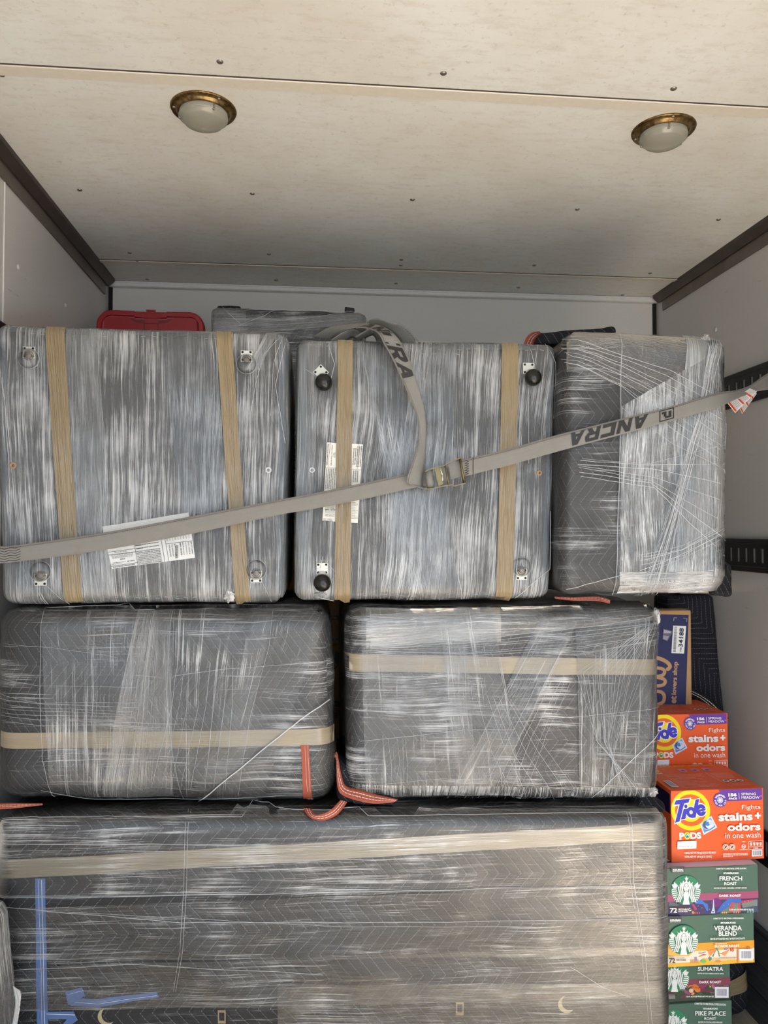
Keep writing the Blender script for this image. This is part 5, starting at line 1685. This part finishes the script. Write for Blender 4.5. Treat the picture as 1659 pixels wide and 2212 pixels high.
def art_sumatra(a, c):
    band(a, c, .60, .75, (142, 74, 92)); band(a, c, .75, 1.0, (72, 80, 66))
    for (x, y, rx, ry, ro, rgb) in ((370, 450, 90, 26, .5, (150, 92, 120)), (620, 400, 80, 30, -1.0, (150, 62, 100)), (700, 430, 110, 24, .15, (130, 52, 84)), (340, 520, 60, 22, -.4, (118, 60, 84)), (800, 370, 40, 22, 1.1, (170, 120, 150)), (290, 480, 70, 24, -.5, (60, 92, 62)), (560, 500, 80, 20, -.3, (70, 104, 70)), (700, 480, 80, 20, .3, (44, 82, 60)), (740, 390, 60, 20, .9, (60, 92, 62)), (120, 450, 50, 26, .2, (120, 40, 70))):
        a.disc(x, y, rx, ry, rgb, 20, ro)
    # striped animal shape in orange
    a.disc(520, 380, 62, 44, (232, 124, 50), 20, .5); a.disc(555, 420, 44, 36, (236, 134, 56), 20); a.disc(455, 430, 36, 34, (244, 196, 170), 18); a.disc(480, 480, 30, 20, (236, 150, 90), 14, -.6)
    a.stroke([(480, 350), (430, 355), (408, 378), (396, 345)], 15, (236, 150, 70))
    for k in range(6): a.stroke([(480 + k * 18, 352 + k * 5), (476 + k * 18, 382 + k * 5)], 5, (110, 50, 30))
    a.poly([(735, 350), (770, 365), (745, 385)], (240, 196, 60))
    a.text('2 (0.41 oz) K-CUP PODS NET WT 29.9 OZ', 370, 508, 806, 540, WHT, .05); a.text('Single Origin', 750, 458, 808, 468, WHT, .02)
    barcode(a, 822, 368, 1038, 540, 15); a.text('Recyclable', 956, 338, 1032, 350, (220, 160, 180), .03)
    siren(a, 186, 215, 232)
    a.text('SINGLE-ORIGIN', 572, -18, 922, 16, WHT, .03); a.text('SUMATRA', 542, 44, 942, 108, WHT, .03); a.text('NOTES OF RICH HERBS & RUSTIC SPICE', 540, 138, 948, 158, WHT, .03, 0, .5)
    a.text('DARK ROAST', 568, 260, 908, 300, WHT, .045, 0, 0, 0, 1.1)
    for k in range(4): a.text('DARK RICH ROAST'[:15 - k], 92, 478 + k * 18, 188, 488 + k * 18, WHT, .02)


def art_pike(a, c):
    a.rect(-60, 592, 110, 660, (60, 72, 64)); 
    siren(a, 166, 960, 232)
    a.text('COMMITTED TO 100% ETHICAL COFFEE SOURCING', 500, 618, 992, 650, WHT, .03, 0, 2); a.text('STARBUCKS', 636, 690, 862, 718, WHT, .06)
    a.text('PIKE PLACE', 510, 742, 988, 814, WHT, .025, 0, .6); a.text('ROAST', 652, 836, 838, 878, WHT, .03); a.text('NOTES OF COCOA & RICH PRALINE', 558, 904, 934, 930, WHT, .03, 0, .6)
    band(a, c, .62, .76, (110, 76, 56)); band(a, c, .76, 1.0, (70, 100, 110))


K1 = coffee('green coffee box with a plum band and night city picture, under the lower orange box', 2.115, (1430, 1850), 7.2445, None, (1522, 122), (1490, 870), art_french, z1=lowTI[3] - .001)
K2 = coffee('green coffee box with a yellow band and orange birds, under the plum banded box', 2.115, (1430, 1970), 7.2445, None, (1450, 28), (1430, 785), art_veranda, z1=K1[3] - .001)
K3 = coffee('green coffee box set back with plum band and leaves, under the yellow banded one', 2.21, (1430, 2080), 7.2445, None, (1075, -60), (1060, 555), art_sumatra, z1=K2[3] - .001, depth=.185)
K4 = coffee('green coffee box at the very bottom of the stack, cut off by the frame', 2.20, (1430, 2080), 7.2445, None, (1098, 590), (1095, 1500), art_pike, z0=.002, z1=K3[3] - .001, depth=.195)
# lilac top panel of the uppermost coffee box
t, xg, x1g, zbg, ztg, yg = K1
a = Art(plane_map([(0, 0), (100, 0), (100, 80), (0, 80)], Vector((xg, yg + .24, ztg)), Vector((x1g, yg + .24, ztg)), Vector((xg, yg, ztg))))
a.rect(.5, .5, 99.5, 79.5, (214, 204, 228)); a.poly([(50, 40), (54, 66), (98, 66), (98, 40)], (96, 44, 66)); a.rect(20, 55, 32, 68, (60, 40, 50)); a.text('KEURIG', 21, 58, 31, 65, WHT, .05)
for k in range(3): a.disc(66 + k * 13, 58, 3, 5, WHT, 16); a.text('brew fresh', 56 + k * 13, 60, 63 + k * 13, 64, WHT, .02)
a.build('top_print', t)

# navy carton behind the upper orange box
M_NAVY = flat_mat('navy_carton', (38, 44, 92), .5, nscale=12, namp=.05, bump=.05)
YN = 2.52
nr = P(1493, 1330, YN)
zt_n = P(1480, 1318, YN).z
zb_n = trp.z + .001
xn0 = nr.x - .33
NV = thing('shipping_box', Vector((nr.x - .16, YN + .05, zb_n)), 'navy blue cardboard shipping box with tan print standing behind the upper orange box', 'box')
b = MB(); b.bbox((xn0, YN, zb_n), (nr.x, YN + .065, zt_n), .003); b.build('carton', M_CARD, NV)
def nz_(x, y): return P(1400 + x / 6.405, 1260 + y / 6.405, YN), Vector((0, -1, 0))
a = Art(nz_, base=.0005)
TAN = (186, 146, 106)
a.poly([(-150, 420), (-150, 1676), (520, 1676), (560, 440)], (36, 42, 88))
a.text('pet lovers shop', -150, 0, 150, 0.001, TAN) if False else None
def vt(s, xc, y_bot, y_top, w, rgb, bold, rot=-87):
    L = y_bot - y_top
    yc = (y_bot + y_top) / 2
    a.text(s, xc - L / 2, yc - w / 2, xc + L / 2, yc + w / 2, rgb, bold, 0, rot)
vt('lovers shop', 375, 1540, 1085, 86, TAN, .03); vt('et', 352, 1660, 1558, 80, TAN, .03)
# rounded script end letters, seen edge of a big word
def curve(pts, w, rgb, m=7):
    out = []
    for i in range(len(pts) - 1):
        p0, p1, p2, p3 = pts[max(i - 1, 0)], pts[i], pts[i + 1], pts[min(i + 2, len(pts) - 1)]
        for j in range(m):
            u = j / m
            out.append(tuple(.5 * (2 * p1[k] + (p2[k] - p0[k]) * u + (2 * p0[k] - 5 * p1[k] + 4 * p2[k] - p3[k]) * u * u + (3 * p1[k] - p0[k] - 3 * p2[k] + p3[k]) * u ** 3) for k in (0, 1)))
    out.append(pts[-1])
    a.stroke(out, w, rgb)


curve([(60, 1020), (170, 1045), (265, 1095), (302, 1150), (275, 1188)], 52, TAN); a.disc(272, 1186, 27, 27, TAN)
curve([(120, 1170), (200, 1185), (228, 1225), (200, 1270), (120, 1290)], 46, TAN)
curve([(120, 1300), (205, 1320), (236, 1360), (205, 1405), (120, 1420)], 46, TAN)
curve([(120, 1490), (190, 1510), (222, 1560), (205, 1640), (120, 1680)], 46, TAN)
for q in ([(352, 520), (356, 476), (398, 478)], [(485, 482), (536, 484), (532, 530)]): a.stroke(q, 8, (180, 170, 160))
# paper label with bars and digits
a.poly([(345, 585), (320, 965), (495, 972), (524, 592)], (232, 234, 236))
for k in range(38): a.stroke([(362 - k * .62, 600 + k * 9.2), (400 - k * .62, 602 + k * 9.2)], (3, 6, 2, 4)[k % 4], (70, 70, 80))
vt('34188', 452, 880, 620, 60, (50, 50, 58), .015, -86.5); vt('[HOME]', 448, 945, 886, 26, (60, 60, 66), .01, -86.5)
a.poly([(200, 625), (190, 770), (260, 800), (340, 660)], (96, 96, 112)); a.poly([(215, 640), (210, 690), (300, 690), (315, 665)], (170, 170, 182)); a.poly([(205, 720), (200, 770), (255, 785), (285, 730)], (150, 150, 164))
a.build('printing', NV)

# blanket bundle low behind the orange boxes, with a tape band
Q = thing('rolled_blanket', Vector((1.33, 2.6, 0)), 'dark quilted blanket roll with tan tape low at the right behind the green boxes', 'blanket')
zq = trp.z - h_ - .02
qx1 = 1.50
fq = [Vector((1.0, 2.46, zq)), Vector((1.47, 2.46, zq)), Vector((1.495, 2.41, .03)), Vector((1.0, 2.41, .03))]
bodyQ, bvQ = soft('blanket', fq, .34, .07, M_QUILT2, Q, amp=.012, ns=5, seed=21.0, n=22)
patch('tape', [(1560, 2122), (1560, 2152), (1627, 2138), (1624, 2098)], bvQ, 2.42, M_TAPE, Q, off=.006, seed=110)
# tall blanket panel standing against the right wall behind the navy box
ZQ2 = P(1500, 1282, 2.74).z
V = thing('quilted_blanket', Vector((1.33, 2.8, zq)), 'black quilted moving blanket standing behind the navy box against the right wall', 'blanket')
fv = [P(1440, 1286, 2.69), P(1543, 1292, 2.69), P(1570, 1600, 2.615), P(1440, 1600, 2.615)]
zz = zq + .012
fv[2] = Vector((1.526, 2.615, zz)); fv[3] = Vector((fv[3].x, 2.615, zz)); fv[1] = Vector((min(fv[1].x, 1.52), 2.69, fv[0].z))
bodyV, bvV = soft('blanket', fv, .12, .02, M_QUILTR, V, amp=.005, ns=6, seed=23.0, n=16)
ribbon('edge_binding', Pl([(1488, 1484, 2.60), (1520, 1500, 2.58), (1550, 1522, 2.57), (1574, 1552, 2.56)]), Pl([(1486, 1500, 2.60), (1515, 1516, 2.58), (1540, 1540, 2.57), (1556, 1562, 2.56)]), M_BIND, V)
pl = MB(); 
p0 = P(1478, 1276, 2.74)
st = thing('folded_panel', Vector((1.4, 2.8, fv[0].z)), 'pale beige panel edge lying on top of the black quilted blanket', 'panel')
pl.bbox((P(1470, 1280, 2.7).x, 2.7, fv[0].z + .005), (1.525, 2.80, fv[0].z + .05), .004); pl.build('panel', flat_mat('beige_panel', (186, 176, 150), .6), st)

# ------------------------------------------------------------------ ratchet strap
M_WEB = web_mat('grey_webbing')
S = thing('ratchet_strap', P(960, 1022, 1.9), 'long grey ratchet strap with brass coloured buckle stretched across the top row', 'strap')
BK = (44, 42, 42)
ys = 1.945
Lt = Pl([(-30, 1184, ys), (0, 1180, ys), (33, 1178, ys), (220, 1151, ys), (410, 1116, ys), (600, 1080, ys), (680, 1065, ys), (800, 1040, ys), (880, 1023, ys), (935, 1012, ys)])
Lb = Pl([(-30, 1221, ys), (0, 1217, ys), (33, 1214, ys), (220, 1189, ys), (410, 1154, ys), (600, 1113, ys), (680, 1099, ys), (800, 1075, ys), (880, 1057, ys), (935, 1046, ys)])
o_, atL, sL = ribbon('webbing', Lt, Lb, M_WEB, S, thick=.002, wuv=.046)
# box stitching at left end of the webbing
b = MB()
for k in range(6):
    for j in range(4):
        p, n_ = atL(.1 + k * .15, .032 + j * .013); q, n_ = atL(.18 + k * .15, .045 + j * .013)
        if j % 2: p, n_ = atL(.18 + k * .15, .032 + j * .013); q, n_ = atL(.1 + k * .15, .045 + j * .013)
        b.tube([p, q], .0006, 4)
b.build('end_stitching', M_BLACK, o_)
yc = 1.90
Rt = Pl([(985, 996, 1.925), (1020, 988, 1.92), (1100, 969, 1.91), (1210, 938, 1.895), (1372, 897, 1.885), (1453, 877, 1.885), (1543, 850, 1.90), (1590, 843, 1.98), (1620, 832, 2.05), (1659, 806, 2.15), (1700, 790, 2.25)])
Rb = Pl([(985, 1034, 1.925), (1020, 1025, 1.92), (1100, 1005, 1.91), (1210, 974, 1.895), (1372, 931, 1.885), (1453, 908, 1.885), (1543, 883, 1.89), (1590, 862, 1.94), (1625, 848, 2.03), (1659, 842, 2.15), (1700, 840, 2.27)])
o2, atR, sR = ribbon('webbing', Rt, Rb, M_WEB, S, thick=.002, wuv=.046)
# printing on the right webbing, upside down: the word starts at the right
def v_of(px, at, s, top):
    # metres along the ribbon for a given px column
    lo, hi = 0, s[-1]
    for _ in range(40):
        m_ = (lo + hi) / 2
        p, n_ = at(.5, m_); d = p - CAM
        x = 829.5 + F * d.dot(cR) / d.dot(cF)
        if x < px: lo = m_
        else: hi = m_
    return lo
a = Art(lambda x, y: atR(1 - y, x), base=.0002, step=.00003)
vA, vB = v_of(1227, atR, sR, 0), v_of(1401, atR, sR, 0)
# text with x decreasing: map through a reversed coordinate
a = Art(lambda x, y: atR(1 - y, vB - x), base=.0003, step=.00003)
block_text(a, 'ANCRA', 0, .10, vB - vA, .90, BK)
vC, vD = v_of(1424, atR, sR, 0), v_of(1456, atR, sR, 0)
a = [a, Art(lambda x, y: atR(1 - y, vD - x), base=.0003, step=.00003)]
w = vD - vC
a[0].build('strap_lettering', o2)
for q in ((0, .12, w, .19), (0, .83, w, .90), (0, .12, w * .08, .90), (w * .92, .12, w, .90)): a[1].rect(*q, BK)
a[1].poly([(w * .18, .27), (w * .18, .72), (w * .38, .72), (w * .38, .27)], BK); a[1].poly([(w * .38, .27), (w * .38, .42), (w * .62, .42), (w * .62, .27)], BK)
a[1].poly([(w * .52, .42), (w * .52, .75), (w * .70, .75), (w * .70, .42)], BK); a[1].poly([(w * .70, .60), (w * .70, .75), (w * .84, .75), (w * .84, .60)], BK)
a[1].build('strap_emblem', o2)
b = MB()
for k in range(6):
    for j in range(2):
        u0 = .1 + k * .14
        v0 = v_of(1004, atR, sR, 0)
        p, n_ = atR(u0 + (.08 if j else 0), v0 + j * .011); q, n_ = atR(u0 + (.16 if j else .08), v0 + .011 - j * .011 + j * .0)
        b.tube([p, q], .0006, 4)
v0 = v_of(1022, atR, sR, 0)
b.tube([atR(.02, v0)[0], atR(.98, v0)[0]], .0009, 4)
b.build('end_stitching', M_BLACK, o2)
# tail: from the buckle up, over the seat and down behind
TLx = Pl([(916, 1056, 1.925), (885, 1046, 1.925), (878, 1036, 1.92), (890, 1000, 1.925), (904, 955, 1.93), (902, 905, 1.93), (885, 860, 1.93), (871, 827, 1.93), (848, 777, 1.935), (830, 745, 1.95), (818, 722, 1.96), (803, 712, 1.99), (775, 707, 2.03), (750, 712, 2.06), (735, 719, 2.09), (720, 732, 2.13)])
TRx = Pl([(918, 1052, 1.935), (914, 1050, 1.935), (912, 1036, 1.935), (918, 1000, 1.935), (920, 958, 1.94), (919, 905, 1.93), (909, 850, 1.93), (900, 822, 1.93), (885, 778, 1.935), (868, 745, 1.945), (851, 721, 1.96), (825, 705, 2.02), (785, 698, 2.06), (745, 700, 2.09), (710, 707, 2.12), (677, 726, 2.16)])
o3, atT, sT = ribbon('webbing_tail', TLx, TRx, M_WEB, S, thick=.002, wuv=.046)
def v_ofy(py):
    lo, hi = 0, sT[-1] * .75
    for _ in range(40):
        m_ = (lo + hi) / 2
        p, n_ = atT(.5, m_); d = p - CAM
        y = 1106 - F * d.dot(cU) / d.dot(cF)
        if y > py: lo = m_
        else: hi = m_
    return lo
va, vb = v_ofy(824), v_ofy(702)
a = Art(lambda x, y: atT(1 - y, vb - x), base=.0003, step=.00003)
block_text(a, 'ANCRA', -.035, .10, vb - va, .90, BK)
a.build('strap_lettering', o3)
ribbon('webbing_loop', Pl([(770, 712, 2.1), (785, 701, 2.1), (800, 690, 2.1), (820, 689, 2.1), (845, 698, 2.1), (873, 704, 2.1), (905, 738, 2.1)]), Pl([(775, 718, 2.13), (790, 709, 2.13), (805, 702, 2.13), (825, 705, 2.13), (842, 714, 2.13), (855, 724, 2.13), (868, 742, 2.13)]), M_WEB, S, thick=.002, wuv=.046)
ribbon('webbing_loop', Pl([(768, 728, 2.04), (785, 717, 2.04), (800, 709, 2.04), (812, 711, 2.04), (820, 722, 2.04), (830, 745, 2.04)]), Pl([(775, 736, 2.08), (790, 730, 2.08), (803, 724, 2.08), (808, 726, 2.08), (812, 732, 2.08), (815, 745, 2.08)]), M_WEB, S, thick=.002, wuv=.046)
ribbon('webbing_loop', Pl([(715, 735, 2.07), (740, 718, 2.07), (760, 711, 2.07), (775, 716, 2.07), (790, 735, 2.07)]), Pl([(735, 742, 2.1), (750, 734, 2.1), (760, 729, 2.1), (768, 732, 2.1), (775, 742, 2.1)]), M_WEB, S, thick=.002, wuv=.046)

# ratchet buckle
M_BUCK = flat_mat('yellow_zinc_steel', (122, 108, 76), .34, .8, nscale=60, namp=.25)
def bz(x, y, Y=1.905): return P(860 + x / 9.217, 960 + y / 9.217, Y)
bk_ = bpy.data.objects.new('ratchet_buckle', None)
b = MB()
def bar(p, q, r, Y0=1.905, Y1_=1.905): b.tube([bz(*p, Y0), bz(*q, Y1_)], r, 12)
# side plates
def plate(poly, y0, y1):
    n = len(poly)
    b.add([bz(x, y, y1) for x, y in poly] + [bz(x, y, y0) for x, y in poly], [tuple(range(n, 2 * n))] + [tuple(range(n - 1, -1, -1))] + [(i, (i + 1) % n, n + (i + 1) % n, n + i) for i in range(n)])
b.cur = 0
for pts in (((540, 540), (640, 490), (740, 470), (940, 415), (1010, 360), (1080, 320), (1250, 270)), ((520, 880), (620, 890), (800, 850), (1010, 812), (1080, 800), (1120, 830), (1340, 770))):
    for i in range(len(pts) - 1):
        (xa_, ya_), (xb_, yb_) = pts[i], pts[i + 1]
        b.add([bz(xa_, ya_ - 10, 1.898), bz(xb_, yb_ - 10, 1.898), bz(xb_, yb_ - 6, 1.93), bz(xa_, ya_ - 6, 1.93), bz(xa_, ya_ + 10, 1.898), bz(xb_, yb_ + 10, 1.898), bz(xb_, yb_ + 12, 1.93), bz(xa_, ya_ + 12, 1.93)],
              [(0, 1, 5, 4), (0, 3, 2, 1), (4, 5, 6, 7), (0, 4, 7, 3), (1, 2, 6, 5), (3, 7, 6, 2)])
frame = b.build('buckle_frame', M_BUCK, S)
b = MB(); bar((1228, 262), (1320, 775), .0034); b.build('handle_bar', M_BUCK, frame, smooth=True)
b = MB(); bar((940, 415), (1008, 815), .0022, 1.90, 1.90); b.build('cross_bar', M_BUCK, frame, smooth=True)
b = MB(); plate([(720, 480), (835, 460), (850, 600), (870, 700), (905, 790), (810, 830), (770, 700), (750, 560)], 1.906, 1.909)
b.build('pawl_plate', M_BUCK, frame)
b = MB(); b.tube([bz(600, 520, 1.912), bz(650, 870, 1.912)], .0095, 20); b.build('wound_webbing', M_WEB, frame, smooth=True)
b = MB(); b.tube([bz(840, 470, 1.906), bz(880, 610, 1.903)], .002, 8); b.tube([bz(880, 620, 1.906), bz(885, 730, 1.906)], .0018, 8); b.build('spring', M_PLATE, frame, smooth=True)
b = MB(); plate([(860, 470), (930, 455), (1000, 800), (900, 800)], 1.917, 1.920); plate([(1000, 380), (1200, 330), (1260, 640), (1050, 700)], 1.919, 1.921)
b.build('webbing_inside', M_WEB, frame)

# warning tags sewn to the right end
def tagz(x, y, Y): return P(1540 + x / 13.94, 760 + y / 13.94, Y)
for (poly, Y_, dark) in (([(430, 1530), (670, 1840), (1330, 1190), (1120, 1100)], 1.975, 1.0), ([(800, 1700), (885, 1870), (1320, 1260), (1240, 1130)], 2.01, .7)):
    b = MB()
    pts = [tagz(x, y, Y_ + (.03 if i > 1 else 0)) for i, (x, y) in enumerate(poly)]
    b.add(pts + [p + Vector((0, .0008, 0)) for p in pts], [(0, 1, 2, 3), (7, 6, 5, 4), (0, 4, 5, 1), (1, 5, 6, 2), (2, 6, 7, 3), (3, 7, 4, 0)])
    tg = b.build('warning_tag', ink((226, 222, 220)), S)
    TLp, BLp, BRp, TRp = pts
    TLv = pts[0]; ux = pts[3] - pts[0]; uy = pts[1] - pts[0]
    nn = ux.cross(uy).normalized(); nn = -nn if nn.y > 0 else nn
    a = Art(lambda x, y, TLv=TLv, ux=ux, uy=uy, nn=nn, e=pts[2] - pts[3]: (TLv + ux * x + (uy * (1 - x) + e * x) * y, nn), base=.0004)
    for k in range(3):
        x_ = .02 + k * .34
        a.rect(x_, .04, x_ + .07, .96, (222, 96, 62)); 
        a.text('WARNING', x_ + .035 - .4, .5 - .02, x_ + .035 + .4, .5 + .02, (120, 34, 20), .02, 0, 90)
        for j in range(5):
            a.text('DO NOT EXCEED WORKING LOAD'[:26 - j * 2], x_ + .11 + j * .045 - .4, .5 - .012, x_ + .11 + j * .045 + .38, .5 + .012, (90, 84, 90), .02, 0, 90)
    a.build('tag_print', tg)
